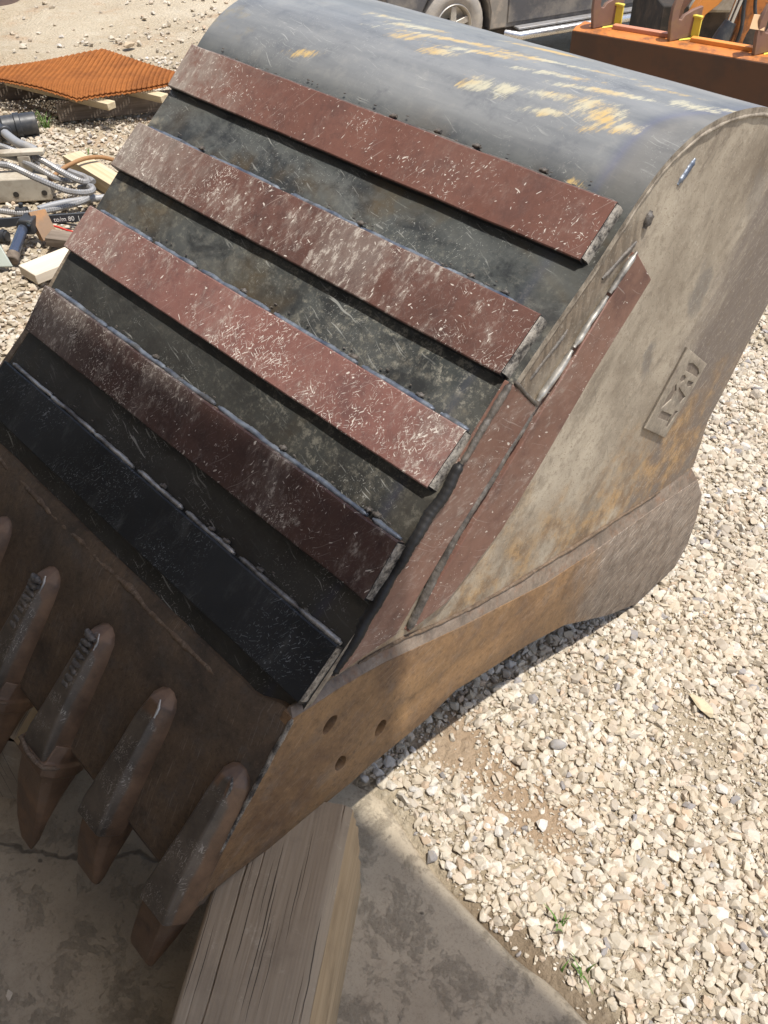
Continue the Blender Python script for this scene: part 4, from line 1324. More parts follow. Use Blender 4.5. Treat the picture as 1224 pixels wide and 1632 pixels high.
# ------------------------------------------------------------------ timbers under the bucket
def timber(label, a, bq, width, z0, z1, wear=True):
    """beam from a to bq (xy of the left top edge); width to the right of that direction"""
    a = Vector((a[0], a[1], 0)); bq = Vector((bq[0], bq[1], 0))
    t = thing('timber', label, 'timber', (a.x, a.y, 0), math.atan2((a - bq).y, (a - bq).x) - math.pi / 2)
    # local frame: y along the beam (towards the far end a), x to the right
    ln = (bq - a).length
    nu, nv_ = 210, 110
    v = []; f = []
    crk = [(-0.13, 1), (0.12, .6), (0.32, 1), (0.47, .5), (0.60, .8), (0.80, 1)]
    H_ = z1 - z0
    prof = []
    for i in range(nu + 1):
        prof.append((i / nu, 0.0))
    for j in range(nv_ + 1):
        yl = -ln * j / nv_ 
        for i in range(nu + 1):
            u = i / nu
            x = u * width
            z = z1
            # longitudinal drying cracks
            for k, (c, am) in enumerate(((0.11, .6), (0.23, .9), (0.35, .7), (0.44, .8), (0.55, .7), (0.68, 1.0), (0.80, .8), (0.935, 1.2))):
                cc = c + 0.030 * (mnoise.noise(Vector((k * 7.1, yl * 3, 0)))) + 0.006 * mnoise.noise(Vector((k * 2.1, yl * 22, 3))) + 0.10 * (yl / ln) * (k - 2.5) * 0.02
                am2 = am * min(1.0, max(0.0, 0.18 + 2.2 * mnoise.noise(Vector((k * 3.3 + 11, yl * 3.2, 4)))))
                z -= 0.007 * am2 * math.exp(-((u - cc) / 0.0042) ** 2)
            z += 0.0004 * mnoise.noise(Vector((u * 40, yl * 4, 2))) + 0.002 * mnoise.noise(Vector((u * 3, yl * 5, 5)))
            # rounded, split right arris
            e = max(0.0, (u - 0.90) / 0.10)
            z -= 0.012 * e * e * (1 + 0.8 * mnoise.noise(Vector((yl * 9, 3, 0))))
            z -= 0.006 * max(0.0, (0.04 - u) / 0.04) ** 2
            v.append((x, yl, z))
    n = nu + 1
    for j in range(nv_):
        for i in range(nu):
            q0 = j * n + i
            f.append((q0, q0 + 1, q0 + n + 1, q0 + n))
    o = mesh_obj('top_face', v, f, M['timber'], t, local=True, smooth=80)
    # sides with splits running along the grain
    sides = []
    v = []; f = []
    ns = 26
    for j in range(nv_ + 1):
        yl = -ln * j / nv_
        ztop = z1 - 0.012 * (1 + 0.8 * mnoise.noise(Vector((yl * 9, 3, 0))))
        for i in range(ns + 1):
            s = i / ns
            z = ztop + (z0 - ztop) * s
            x = width + 0.008 * min(1, s * 5) + 0.003 * mnoise.noise(Vector((s * 30, yl * 3, 9)))
            for k, c in enumerate((0.06, 0.16, 0.30, 0.55)):
                cc = c + 0.03 * mnoise.noise(Vector((k * 5.1, yl * 2.2, 7)))
                x -= 0.012 * math.exp(-((s - cc) / 0.014) ** 2) * max(0, 0.5 + mnoise.noise(Vector((k * 9.1, yl * 4, 1))))
            v.append((x, yl, z))
    n = ns + 1
    for j in range(nv_):
        for i in range(ns):
            q0 = j * n + i
            f.append((q0, q0 + n, q0 + n + 1, q0 + 1))
    mesh_obj('right_side', v, f, M['timber_side'], t, local=True, smooth=80)
    b = MB(); b.add([(0, 0, z1 - 0.006), (0, -ln, z1 - 0.006), (0, -ln, z0), (0, 0, z0)], [(0, 1, 2, 3)])
    b.add([(0, -0.0, z1 - 0.006), (width, 0, z1 - 0.013), (width + 0.006, 0, z0), (0, 0, z0)], [(0, 1, 2, 3)])
    b.add([(0, -ln, z1 - 0.006), (width, -ln, z1 - 0.013), (width + 0.006, -ln, z0), (0, -ln, z0)], [(0, 1, 2, 3)])
    b.obj('left_side', M['timber'], t, local=True)
    return t
d_ = Vector((0.6, -0.80)).normalized()
timber('weathered cracked timber beam propping the near right corner of the bucket', (-0.682, 0.341), (-0.682 + d_.x * 1.15, 0.341 + d_.y * 1.15), 0.180, 0.012, 0.312)
timber('shadowed timber block propping the far left end of the bucket under its teeth', (-1.34, 0.30), (-1.158, 0.068), 0.10, 0.012, 0.24)

# ------------------------------------------------------------------ rusty mesh panels on their supports
NC = Vector((-4.21, 2.02, 0)); LC = Vector((-4.96, 1.82, 0)); FC = Vector((-4.78, 2.50, 0)); RC = Vector((-4.05, 2.58, 0))
def mesh_panel(label, z0, shift, nw, seed):
    rr_ = random.Random(seed)
    t = thing('wire_mesh_panel', label, 'mesh panel', (-4.5, 2.2, 0), 0, 'rusty crimped wire mesh panels stacked together')
    sh = Vector((shift[0], shift[1], 0))
    def P_(u, v_, k):
        p = (NC * (1 - u) + LC * u) * (1 - v_) + (RC * (1 - u) + FC * u) * v_ + sh
        sag = 0.006 * math.sin(u * 5 + v_ * 2.2) + 0.004 * math.sin(v_ * 7 + 1) - 0.006 * (abs(u - 0.5) * 2) ** 2
        return Vector((p.x, p.y, z0 + sag + k))
    for d in (0, 1):
        b = MB()
        for i in range(nw):
            a0 = i / (nw - 1); path = []
            e0, e1 = -0.008 - 0.006 * rr_.random(), 1.008 + 0.006 * rr_.random()
            for j in range(nw):
                c = e0 + (e1 - e0) * j / (nw - 1)
                k = 0.0024 * (1 if (i + j + d) % 2 else -1)
                path.append(P_(a0, c, k) if d == 0 else P_(c, a0, k))
            b.tube(path, 0.0031, 4, 0.0, False)
        o = b.obj('crimped_wires', M['mesh'], t, smooth=80)
        o['kind'] = 'stuff'
    return t
mesh_panel('upper orange-rusted crimped wire mesh panel on top of the stack', 0.156, (0, 0), 46, 1)
mesh_panel('lower orange-rusted wire mesh panel showing as a second edge under the upper one', 0.146, (0.012, -0.008), 46, 2)

def board(name, mat, c, size, dirv, label, cat, group=None, tilt=0.0):
    a = math.atan2(dirv[1], dirv[0])
    t = thing(name, label, cat, (c[0], c[1], c[2]), a, group)
    b = MB().box((0, 0, 0), size, Matrix.Rotation(tilt, 3, 'Y'))
    o = b.obj('plank' if name != 'plank' else 'wood', mat, t, local=True, bevel=0.003)
    return t
def single(name, b, mat, label, cat, origin, bevel=0.0, group=None, smooth=None):
    o = mesh_obj(name, b.v, b.f, mat, None, origin=origin, bevel=bevel, smooth=smooth)
    return tag(o, label, cat, group)
def plank(mat, c, size, dirv, label, group=None, tilt=0.0, name='plank', cat='plank', bevel=0.002):
    a = math.atan2(dirv[1], dirv[0])
    b = MB().box((0, 0, 0), size, Matrix.Rotation(tilt, 3, 'Y'))
    o = mesh_obj(name, b.v, b.f, mat, None, origin=(0, 0, 0), bevel=bevel)
    o.location = c; o.rotation_euler = (0, 0, a)
    return tag(o, label, cat, group)
GR = 'pieces of wood propping up the mesh panels'
plank(M['new_wood'], (-4.46, 2.045, 0.112), (0.72, 0.052, 0.032), (0.966, 0.26), 'pale sawn batten sticking out under the near corner of the rusty mesh', GR, name='batten', cat='batten')
plank(M['new_wood'], (-4.38, 2.285, 0.112), (0.74, 0.052, 0.032), (0.966, 0.26), 'pale sawn batten under the rusty mesh, nearer the bucket', GR, name='batten', cat='batten')
plank(M['grey_wood'], (-4.24, 2.30, 0.052), (0.70, 0.035, 0.088), (0.30, 0.62), 'grey weathered plank on edge under the pale battens', GR)
plank(M['grey_wood'], (-4.83, 2.02, 0.052), (0.60, 0.06, 0.088), (0.30, 0.62), 'dark plank in shade under the far left corner of the rusty mesh', GR)

# ------------------------------------------------------------------ scrap and conduit heap on the left
def conduit(pts, r, label, ribbed=True, name='flexible_conduit', mat='conduit', cat='conduit', group='grey flexible conduits in a tangle'):
    path = spline(pts, 10)
    # resample evenly
    out = [path[0]]; acc = 0; stp = 0.0045 if ribbed else 0.012
    for a, c in zip(path[:-1], path[1:]):
        l = (c - a).length; t_ = stp - acc
        while t_ <= l:
            out.append(a.lerp(c, t_ / l)); t_ += stp
        acc = l - (t_ - stp)
    rr_ = [r * (1.0 + (0.10 if (i % 2) else -0.06)) if ribbed else r for i in range(len(out))]
    b = MB(); b.tube(out, rr_, 8)
    o0 = pts[0]
    return single(name, b, M[mat], label, cat, (o0[0], o0[1], 0), smooth=None if ribbed else 60, group=group)
conduit([(-4.065, 1.388, 0.17), (-3.852, 1.455, 0.17), (-3.771, 1.471, 0.17), (-3.675, 1.528, 0.15), (-3.566, 1.561, 0.12), (-3.513, 1.584, 0.1), (-3.475, 1.603, 0.09), (-3.465, 1.622, 0.085), (-3.522, 1.645, 0.08), (-3.619, 1.645, 0.07), (-3.756, 1.635, 0.06)], 0.0125, 'upper ribbed grey conduit curving down to a bend beside the pale plank')
conduit([(-3.771, 1.263, 0.2), (-3.593, 1.337, 0.2), (-3.536, 1.361, 0.2), (-3.433, 1.406, 0.17), (-3.387, 1.476, 0.12), (-3.362, 1.527, 0.1), (-3.358, 1.573, 0.09), (-3.388, 1.603, 0.085), (-3.454, 1.621, 0.07), (-3.513, 1.6, 0.05)], 0.0125, 'lowest ribbed grey conduit of the sloping three, looping back at its end')
conduit([(-4.073, 1.385, 0.15), (-3.841, 1.443, 0.15), (-3.717, 1.465, 0.15), (-3.653, 1.508, 0.12), (-3.576, 1.544, 0.09), (-3.554, 1.599, 0.07), (-3.581, 1.678, 0.05), (-3.524, 1.681, 0.05)], 0.0115, 'ribbed grey conduit running furthest back, next to the grey plastic hose')
conduit([(-3.688, 1.17, 0.04), (-3.583, 1.254, 0.04), (-3.508, 1.298, 0.04), (-3.456, 1.344, 0.04), (-3.424, 1.419, 0.04), (-3.409, 1.495, 0.04), (-3.407, 1.557, 0.04), (-3.445, 1.629, 0.03)], 0.0115, 'ribbed grey conduit lying flat on the gravel behind the chalk-marked bar')
conduit([(-3.5, 1.40, 0.025), (-3.485, 1.45, 0.03), (-3.47, 1.51, 0.03), (-3.44, 1.58, 0.03), (-3.41, 1.66, 0.025)], 0.014, 'short smooth grey pipe on the gravel behind the flat conduit', False, 'grey_pipe', 'grey_hose', 'pipe', None)
conduit([(-4.36, 1.67, 0.06), (-4.26, 1.655, 0.06), (-4.15, 1.65, 0.055), (-4.07, 1.66, 0.055), (-4.01, 1.665, 0.05), (-3.97, 1.63, 0.05), (-4.0, 1.58, 0.05), (-4.1, 1.54, 0.05)], 0.020, 'thick smooth grey plastic hose bent out of the black fitting', False, 'plastic_hose', 'grey_hose', 'hose', None)
conduit([(-3.62, 1.53, 0.07), (-3.65, 1.6, 0.085), (-3.67, 1.67, 0.09), (-3.68, 1.74, 0.09), (-3.66, 1.8, 0.085), (-3.60, 1.84, 0.075), (-3.5, 1.88, 0.06)], 0.0095, 'bent rusty brown rod crossing over the pale plank', False, 'rusty_rod', 'rod', 'rod', None)
conduit([(-3.36, 1.36, 0.022), (-3.31, 1.385, 0.018), (-3.25, 1.40, 0.018), (-3.19, 1.43, 0.018)], 0.004, 'thin red cable on the gravel in front of the chalk-marked bar', False, 'red_cable', 'red', 'cable', None)
conduit([(-3.37, 1.38, 0.02), (-3.32, 1.42, 0.018), (-3.26, 1.45, 0.018), (-3.18, 1.47, 0.018)], 0.004, 'thin black cable lying beside the red one', False, 'black_cable', 'black_plastic', 'cable', None)
# black elbow fitting the grey hose comes out of
ft = thing('pipe_fitting', 'dusty black plastic pipe fitting on the gravel beside a green weed', 'pipe fitting', (-4.33, 1.71, 0.0))
def cyl(b, p0, p1, r, n=20):
    return b.tube([Vector(p0), Vector(p0).lerp(Vector(p1), 0.5), Vector(p1)], r, n)
cyl(MB(), (-4.355, 1.68, 0.06), (-4.30, 1.83, 0.06), 0.052).obj('body', M['black_plastic'], ft, bevel=0.005)
cyl(MB(), (-4.335, 1.735, 0.06), (-4.325, 1.762, 0.06), 0.058).obj('collar', M['black_plastic'], ft, bevel=0.004)
cyl(MB(), (-4.40, 1.69, 0.062), (-4.28, 1.66, 0.060), 0.031).obj('socket', M['black_plastic'], ft, bevel=0.004)
# concrete block with openings
ba = math.atan2(0.81, 0.58)
cb = thing('concrete_block', 'muddy pale concrete block with round and square openings under the conduits', 'concrete block', (-3.73, 1.40, 0.0), ba)
MB().box((0.0, 0.0, 0.05), (0.34, 0.10, 0.10)).obj('base', M['block'], cb, local=True, bevel=0.006)
b = MB()
b.box((-0.12, 0.03, 0.135), (0.10, 0.045, 0.068)); b.box((0.085, 0.03, 0.135), (0.05, 0.045, 0.068)); b.box((0.0, 0.03, 0.178), (0.34, 0.045, 0.016))
b.obj('upper_web', M['block'], cb, local=True, bevel=0.003)
for hx in (0.03, 0.145):
    b = MB(); b.tube([Vector((hx, -0.052, 0.035)), Vector((hx, -0.045, 0.035))], 0.012, 12)
    b.obj('hole_shade', M['under'], cb, local=True)  # shallow dark disc standing for the shade inside a hole
plank(M['new_wood'], (-3.53, 1.745, 0.034), (0.62, 0.085, 0.062), (1.0, -0.03), 'short pale sawn plank lying on the gravel behind the conduits')
bar = plank(M['bar'], (-3.33, 1.40, 0.042), (0.86, 0.010, 0.036), (0.56, 0.828), 'dark steel flat bar with white chalk writing on its side', name='flat_bar', cat='steel bar')
ba2 = math.atan2(0.828, 0.56)
fc = bpy.data.curves.new('chalk', 'FONT'); fc.body = 'to/m 80  |'; fc.size = 0.025; fc.extrude = 0.0004
tmp = bpy.data.objects.new('tmp', fc); COL.objects.link(tmp)
dg = bpy.context.evaluated_depsgraph_get(); dg.update()
tme = bpy.data.meshes.new_from_object(tmp.evaluated_get(dg)); bpy.data.objects.remove(tmp)
tme.materials.clear(); tme.materials.append(M['chalk']); tme.name = 'chalk_writing'
co = bpy.data.objects.new('chalk_writing', tme); COL.objects.link(co); co.parent = bar; co['kind'] = 'stuff'
co.location = (-0.015, -0.0056, -0.010); co.rotation_euler = (R(90), 0, 0)
an = thing('rusty_angle', 'short rusty steel angle leaning on the chalk-marked bar', 'steel angle', (-3.27, 1.32, 0.0))
b = MB(); b.prism([(-3.315, 1.285, 0.105), (-3.300, 1.345, 0.105), (-3.235, 1.345, 0.012), (-3.250, 1.285, 0.012)], (0.006, 0.001, 0.006)); b.obj('face', M['rust_angle'], an)
b = MB(); b.prism([(-3.315, 1.285, 0.105), (-3.250, 1.285, 0.012), (-3.285, 1.287, 0.006), (-3.345, 1.287, 0.085)], (0.0, 0.006, 0.0)); b.obj('flange', M['rust_angle'], an)
plank(M['grey_wood'], (-3.165, 1.345, 0.028), (0.14, 0.075, 0.035), (0.75, 0.65), 'small brown wood offcut beside the foot of the rusty angle', name='wood_offcut', cat='offcut', tilt=0.1)
plank(M['bleached_wood'], (-3.02, 1.33, 0.032), (0.46, 0.115, 0.038), (-0.06, 1.0), 'bleached pale plank lying on the gravel against the bucket end', bevel=0.003)
clp = thing('tube_clamp', 'blue-grey steel tube with a black clamp block at its top', 'clamp', (-3.24, 1.2, 0.0))
cyl(MB(), (-3.185, 1.135, 0.035), (-3.30, 1.245, 0.065), 0.020).obj('tube', M['blue_tube'], clp, smooth=50)
MB().box((-3.305, 1.275, 0.070), (0.055, 0.075, 0.058), Matrix.Rotation(0.7, 3, 'Z')).obj('clamp_block', M['black_plastic'], clp, bevel=0.006)
cyl(MB(), (-3.30, 1.245, 0.066), (-3.318, 1.262, 0.070), 0.027).obj('ring', M['black_plastic'], clp, bevel=0.003)
b = MB(); b.tube([Vector((-3.272, 1.262, 0.086)), Vector((-3.266, 1.255, 0.087))], 0.008, 10); b.obj('bolt', M['chrome'], clp)
cyl(MB(), (-3.165, 1.115, 0.022), (-3.190, 1.14, 0.034), 0.024).obj('foot', M['grey_wood'], clp, bevel=0.004)
b = MB(); b.prism([(-3.32, 1.005, 0.105), (-3.215, 1.105, 0.095), (-3.135, 1.105, 0.012), (-3.235, 0.985, 0.012)], (0.006, -0.006, 0.008))
single('metal_panel', b, M['panel'], 'grey-green painted metal panel leaning at the left of the scrap heap', 'panel', (-3.2, 1.05, 0), bevel=0.003)
cyl(MB(), (-3.46, 1.16, 0.02), (-3.40, 1.21, 0.02), 0.018)
b = MB(); cyl(b, (-3.44, 1.145, 0.022), (-3.365, 1.20, 0.022), 0.019); cyl(b, (-3.385, 1.185, 0.022), (-3.372, 1.195, 0.022), 0.025)
single('hose_coupling', b, M['black_plastic'], 'small black hose coupling in front of the dark flat bar', 'coupling', (-3.4, 1.17, 0), smooth=40)
b = MB(); b.tube([Vector((-3.505, 1.315, 0.04)), Vector((-3.475, 1.345, 0.04))], 0.021, 14); b.tube([Vector((-3.49, 1.33, 0.055)), Vector((-3.488, 1.332, 0.075))], 0.009, 8)
single('hose_clip', b, M['black_plastic'], 'black clip round the conduit lying flat on the gravel', 'clip', (-3.49, 1.33, 0), smooth=40)

# ------------------------------------------------------------------ weeds
def weed(x, y, n, h, sp, label, seed):
    r_ = random.Random(seed)
    b = MB()
    z = float(gz(x, y))
    for i in range(n):
        a = r_.uniform(0, 6.28); l = h * r_.uniform(0.5, 1.1); ln = r_.uniform(0.2, 0.9)
        px_, py_ = x + r_.uniform(-sp, sp), y + r_.uniform(-sp, sp)
        w_ = 0.0022 + 0.0015 * r_.random()
        dx, dy = math.cos(a), math.sin(a)
        pts = []
        for k in range(4):
            t_ = k / 3
            c = Vector((px_ + dx * l * ln * t_ * t_, py_ + dy * l * ln * t_ * t_, z + l * t_ * (1 - 0.3 * ln * t_)))
            wd = w_ * (1 - t_ * 0.9)
            pts.append((c + Vector((-dy * wd, dx * wd, 0)), c + Vector((dy * wd, -dx * wd, 0))))
        b.add([q_ for p_ in pts for q_ in p_], [(2 * k, 2 * k + 1, 2 * k + 3, 2 * k + 2) for k in range(3)])
    return single('weed', b, M['weed'], label, 'weed', (x, y, z), group='small weeds in the gravel')
weed(-4.40, 1.87, 70, 0.085, 0.055, 'bushy bright green weed beside the black pipe fitting', 1)
weed(-3.93, 1.87, 24, 0.03, 0.04, 'low flat green weed behind the short pale plank', 2)
weed(-0.245, 0.665, 7, 0.05, 0.012, 'few green grass blades at the gravel edge, upper of the two near the slab', 3)
weed(-0.185, 0.63, 8, 0.06, 0.02, 'few thin grass blades at the gravel edge, lowest in the picture', 4)

# dark soil heap at the far left
hv = []; hf = []
nr, na = 14, 40
for i in range(nr + 1):
    for k in range(na):
        a = 2 * math.pi * k / na; rad = i / nr
        x = -7.55 + 0.95 * rad * math.cos(a); y = 2.55 + 0.85 * rad * math.sin(a)
        z = 0.42 * (1 - rad * rad) + 0.10 * (float(vnoise(x * 6, y * 6, 71)) - 0.5) * (1 - rad) - 0.06
        hv.append((x, y, z + float(gz(x, y))))
for i in range(nr):
    for k in range(na):
        hf.append((i * na + k, i * na + (k + 1) % na, (i + 1) * na + (k + 1) % na, (i + 1) * na + k))
hb = MB(); hb.v = hv; hb.f = hf
single('soil_heap', hb, M['soil'], 'dark damp soil heap at the far left edge of the yard', 'soil heap', (-7.55, 2.55, 0))

# ------------------------------------------------------------------ orange blade with hook plates
D2 = (0.84, -0.5426); N2 = (0.5426, 0.84)
bo = rf(1.08, 5.6, 0.14)
dB = rf(D2[0], D2[1]); 
blade = thing('blade_attachment', 'rusty orange blade attachment with yellow-marked hook plates along its top', 'blade attachment', (bo.x, bo.y, bo.z - 0.55), math.atan2(dB.y, dB.x))
BL = 1.75
T0 = 0.55
MB().prism([(0.0, 0, T0), (BL, 0, T0), (BL, 0.0, 0.0), (0.0, 0.0, 0.0)], (0, 0.02, 0)).obj('front_face', M['blade_face'], blade, local=True, bevel=0.004)
b = MB()
b.prism([(0.0, 0.021, T0 - 0.02), (0.0, 0.0, T0 + 0.002), (0.0, 0.045, T0 + 0.014), (0.0, 0.17, T0 + 0.014), (0.0, 0.17, T0 - 0.02)], (BL, 0, 0))
b.obj('top_bevel', M['orange'], blade, local=True, bevel=0.004)
MB().box((0.03, 0.10, T0 - 0.29), (0.06, 0.16, 0.52)).obj('end_plate', M['orange'], blade, local=True, bevel=0.003)
for x0, x1 in ((0.20, 0.565), (0.655, 1.03), (1.12, 1.6)):
    MB().box(((x0 + x1) / 2, 0.120, T0 + 0.026), (x1 - x0, 0.045, 0.022)).obj('top_bar', M['redbar'] if x0 < 0.3 else M['orange_clean'], blade, local=True, bevel=0.003)
prof = [(0, 0), (-4, 28), (-4, 48), (2, 66), (14, 80), (30, 84), (30, 75), (19, 70), (11, 58), (8, 45), (8, 34), (10, 30), (14, 29), (18, 35), (33, 41), (48, 44), (48, 3)]
wd = Vector((0.097, 0.174, 0)).normalized()
for hx in (0.108, 0.56, 1.024):
    base = Vector((hx, 0.042, T0 + 0.015))
    pts = [base + wd * (u * 0.2 / 48) + Vector((0, 0, h_ / 288)) for u, h_ in prof]
    th = Vector((wd.y, -wd.x, 0)) * -0.022
    hk = MB().prism(pts, th).obj('hook_plate', M['hook'], blade, local=True, bevel=0.003)
    g0 = base + wd * 0.165 + Vector((0, 0, 0.055))
    MB().box(g0 + Vector((0.012, -0.012, 0)), (0.048, 0.012, 0.10), Matrix.Rotation(-0.15, 3, 'Z')).obj('gusset', M['yellow'], hk, local=True, bevel=0.002)
    MB().box(g0 + Vector((0.010, -0.018, 0.056)), (0.056, 0.026, 0.012), Matrix.Rotation(-0.15, 3, 'Z')).obj('gusset_cap', M['yellow'], hk, local=True, bevel=0.003)
    MB().prism([base + wd * 0.04 + Vector((0.018, 0.0, 0.0)), base + wd * 0.17 + Vector((0.045, 0, 0)), base + wd * 0.19 + Vector((0.005, 0, 0.0)), base + wd * 0.07 + Vector((0.0, 0, 0))], (0, 0, 0.005)).obj('paint_mark', M['yellow'], hk, local=True, bevel=0.003)

# orange machine behind the blade
mo = rf(2.2, 6.7, 0)
mach = thing('loader_machine', 'orange loader with a boom and chrome hydraulic ram behind the blade', 'loader', (mo.x, mo.y, -0.62))
def rfp(name, pts, depth, mat, parent, bev=0.004):
    b = MB(); b.prism([rf(*p) for p in pts], rf(0, depth)); return b.obj(name, mat, parent, bevel=bev)
rfp('boom', [(2.36, 6.6, 0.08), (2.34, 6.6, 0.5), (2.62, 6.6, 0.5), (2.58, 6.6, 0.08), (2.50, 6.6, -0.05), (2.46, 6.6, -0.14), (2.44, 6.6, -0.24), (2.36, 6.6, -0.22), (2.385, 6.6, -0.09)], 0.10, M['orange'], mach)
rfp('lift_arm', [(2.04, 6.62, -0.16), (2.045, 6.62, -0.08), (2.09, 6.62, 0.02), (2.16, 6.62, 0.14), (2.3, 6.62, 0.35), (2.42, 6.62, 0.35), (2.30, 6.62, 0.12), (2.23, 6.62, 0.03), (2.16, 6.62, -0.03), (2.125, 6.62, -0.14)], 0.10, M['orange_clean'], mach)
rfp('lift_arm', [(2.0, 6.75, -0.16), (2.0, 6.75, -0.08), (2.03, 6.75, 0.02), (2.08, 6.75, 0.14), (2.2, 6.75, 0.35), (2.28, 6.75, 0.35), (2.16, 6.75, 0.12), (2.09, 6.75, 0.03), (2.05, 6.75, -0.03), (2.04, 6.75, -0.14)], 0.06, M['hook'], mach)
rm = MB(); rm.tube([rf(2.355, 6.58, 0.3), rf(2.35, 6.58, 0.08), rf(2.32, 6.58, -0.08)], 0.028, 14)
ram = MB(); ram.tube([rf(2.325, 6.58, -0.06), rf(2.30, 6.58, -0.13), rf(2.27, 6.58, -0.21)], [0.04, 0.055, 0.06], 14)
ramo = ram.obj('hydraulic_cylinder', M['black_plastic'], mach, smooth=50)
rm.obj('rod', M['chrome'], ramo, smooth=50)
b = MB(); b.tube(spline([rf(2.45, 6.57, 0.25), rf(2.45, 6.57, 0.08), rf(2.47, 6.56, -0.01), rf(2.51, 6.57, -0.07)], 8), 0.012, 8); b.obj('hydraulic_hose', M['black_plastic'], mach, smooth=60)
b = MB(); b.tube(spline([rf(2.39, 6.57, 0.25), rf(2.38, 6.57, 0.08), rf(2.40, 6.56, -0.09), rf(2.39, 6.57, -0.22)], 8), 0.013, 8); b.obj('hydraulic_hose', M['black_plastic'], mach, smooth=60)
rfp('chassis_shadow', [(2.0, 7.1, -0.62), (2.0, 7.1, -0.09), (2.9, 7.1, -0.09), (2.9, 7.1, -0.62)], 0.9, M['under'], mach, 0.01)  # dark box put in for the shadow under the machine
rfp('muddy_step', [(2.16, 6.95, -0.10), (2.20, 6.95, 0.0), (2.36, 6.95, 0.10), (2.52, 6.95, 0.06), (2.55, 6.95, -0.10)], 0.12, M['block'], mach, 0.02)
rfp('counterweight', [(2.2, 7.5, 0.0), (2.2, 7.5, 0.7), (3.2, 7.5, 0.7), (3.2, 7.5, 0.0)], 0.6, M['orange'], mach, 0.02)
b = MB(); b.prism([rf(1.915, 5.10, 0.345), rf(1.99, 5.12, 0.335), rf(1.98, 5.08, 0.275), rf(1.895, 5.06, 0.29)], rf(0, 0.003, 0.002))
single('cardboard_tag', b, M['card'], 'small brown cardboard tag hung on the blade hook nearest the right edge', 'tag', tuple(rf(1.95, 5.1, 0.3)))

# ------------------------------------------------------------------ parked vehicle
vo = rf(1.14, 8.5, -0.87)
eB = rf(0.88, 0.473)
truck = thing('pickup_truck', 'dusty dark grey pickup truck parked beyond the bucket with a bright side step', 'pickup truck', (vo.x, vo.y, vo.z), math.atan2(eB.y, eB.x))
def arch(cx, r0, z0, n=9, sgn=-1):
    return [(cx + r0 * math.cos(math.pi * k / n), max(z0, 0.33 + r0 * math.sin(math.pi * k / n))) for k in range(n + 1)]
outl = [(-0.19, 0.25)] + arch(-0.546, 0.355, 0.25) + [(-0.92, 0.30), (-1.15, 0.30), (-1.22, 0.5), (-1.18, 0.82), (-0.35, 0.93), (-0.25, 0.95), (2.05, 0.98), (3.25, 0.92), (3.28, 0.42), (2.97, 0.30)] + arch(2.58, 0.355, 0.25) + [(2.2, 0.25)]
b = MB(); b.prism([(x, 0.115, z) for x, z in outl], (0, 1.35, 0))
b.obj('body', M['truck'], truck, local=True, bevel=0.012)
b = MB(); b.prism([(-0.3, 0.17, 0.93), (0.25, 0.22, 1.42), (1.45, 0.22, 1.44), (1.75, 0.17, 0.95)], (0, 1.2, 0)); b.obj('cab', M['truck'], truck, local=True, bevel=0.03)
b = MB(); b.prism([(-0.08, 0.17, 0.99), (0.28, 0.21, 1.36), (1.35, 0.21, 1.38), (1.5, 0.17, 0.99)], (0, 0.006, 0)); b.obj('side_window', M['glass'], truck, local=True)
b = MB(); b.prism([(-0.190, 0.108, 0.262), (-0.185, 0.108, 0.40), (-0.235, 0.108, 0.56), (-0.33, 0.108, 0.66), (-0.33, 0.108, 0.88), (-0.022, 0.108, 0.90), (-0.022, 0.108, 0.262)], (0, 0.012, 0)); b.obj('front_wing', M['truck_dirty'], truck, local=True, bevel=0.004)
for x0, x1 in ((-0.01, 0.98), (0.995, 1.75)):
    b = MB(); b.prism([(x0, 0.106, 0.29), (x0, 0.108, 0.93), (x1, 0.108, 0.95), (x1, 0.106, 0.29)], (0, 0.012, 0)); dr = b.obj('door', M['truck'], truck, local=True, bevel=0.006)
    MB().box((x1 - 0.12, 0.10, 0.80), (0.13, 0.02, 0.03)).obj('handle', M['black_plastic'], dr, local=True, bevel=0.005)
MB().box((1.0, 0.16, 0.235), (2.4, 0.06, 0.07)).obj('rocker_panel', M['under'], truck, local=True, bevel=0.01)
MB().box((1.0, 0.78, 0.27), (4.1, 1.0, 0.26)).obj('underbody', M['under'], truck, local=True)
MB().box((-0.02, 0.80, 0.5), (1.9, 0.85, 0.45)).obj('engine_bay', M['under'], truck, local=True)
b = MB(); b.tube([Vector((-0.03, 0.10, 0.21)), Vector((0.05, 0.0, 0.205)), Vector((1.0, 0.0, 0.205)), Vector((2.1, 0.0, 0.205)), Vector((2.2, 0.1, 0.21))], 0.036, 12); st_ = b.obj('side_step', M['white_rub'], truck, local=True, smooth=50)
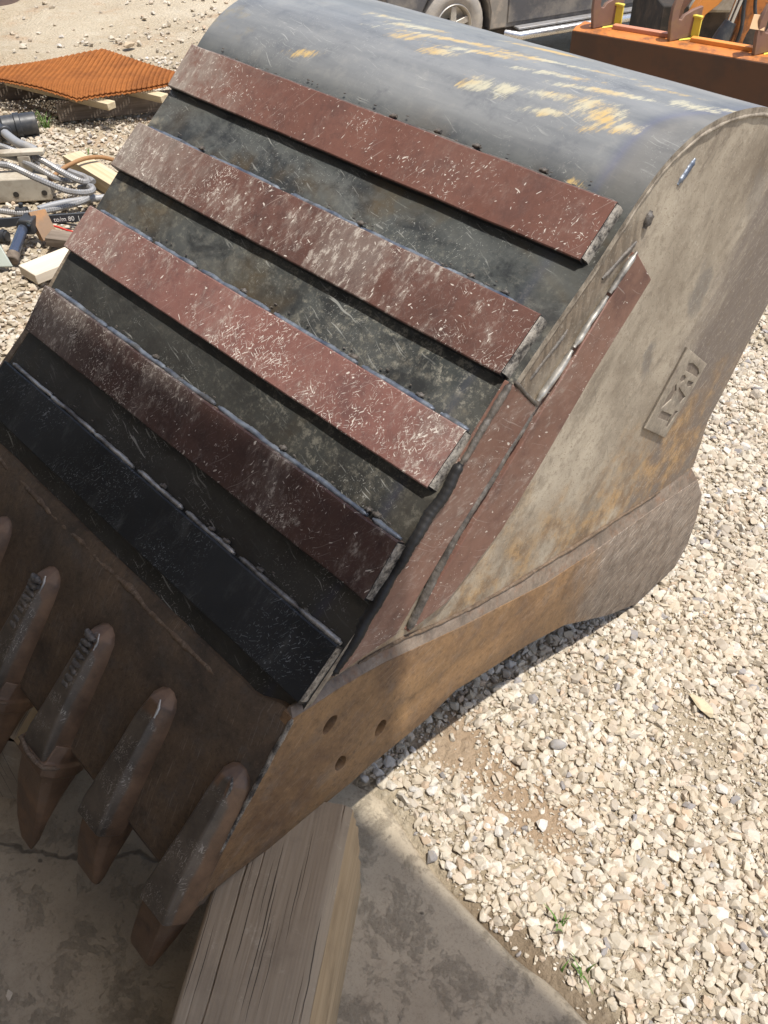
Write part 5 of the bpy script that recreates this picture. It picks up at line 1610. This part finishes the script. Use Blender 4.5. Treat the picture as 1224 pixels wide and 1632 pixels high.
MB().box((1.06, 0.065, 0.252), (2.0, 0.085, 0.02)).obj('step_tread', M['conduit'], st_, local=True, bevel=0.006)
def wheel(cx):
    b = MB(); rings = []
    nseg = 60
    for k in range(nseg):
        a = 2 * math.pi * k / nseg
        lug = 1.0 if k % 2 else 0.965
        pr_ = [(0.175, 0.02), (0.22, 0.0), (0.27, 0.004), (0.300, 0.03), (0.318 * lug, 0.05), (0.318 * lug, 0.10), (0.308, 0.105), (0.318 * lug, 0.11), (0.318 * lug, 0.17), (0.300, 0.195), (0.175, 0.2)]
        rings.append([(cx + r_ * math.cos(a), 0.115 + y_, 0.318 + r_ * math.sin(a)) for r_, y_ in pr_])
    rings.append(rings[0])
    b.loft(rings, False, False)
    w_ = b.obj('wheel', M['tyre'], truck, local=True, smooth=40)
    w_.name = 'tyre'
    b = MB(); rings = []
    for k in range(33):
        a = 2 * math.pi * k / 32
        rings.append([(cx + r_ * math.cos(a), y_, 0.318 + r_ * math.sin(a)) for r_, y_ in ((0.18, 0.132), (0.172, 0.125), (0.158, 0.14), (0.15, 0.20), (0.05, 0.22))])
    b.loft(rings, False, False); rim = b.obj('rim', M['rim'], w_, local=True, smooth=40)
    for k in range(5):
        a = 2 * math.pi * (k + 0.25) / 5
        c_, s_ = math.cos(a), math.sin(a)
        b = MB()
        rr1 = [(0.02, 0.030), (0.155, 0.024)]
        v_ = []
        for r_, hw in rr1:
            for sg in (-1, 1):
                for y_ in (0.140, 0.165):
                    v_.append((cx + r_ * c_ - sg * hw * s_, y_, 0.318 + r_ * s_ + sg * hw * c_))
        b.add(v_, [(0, 1, 3, 2), (4, 6, 7, 5), (0, 4, 5, 1), (2, 3, 7, 6), (0, 2, 6, 4), (1, 5, 7, 3)])
        b.obj('spoke', M['rim'], w_, local=True, bevel=0.004)
    b = MB(); b.tube([Vector((cx, 0.128, 0.318)), Vector((cx, 0.17, 0.318))], 0.045, 16); b.obj('hub', M['rim'], w_, local=True)
wheel(-0.546)
wheel(2.58)
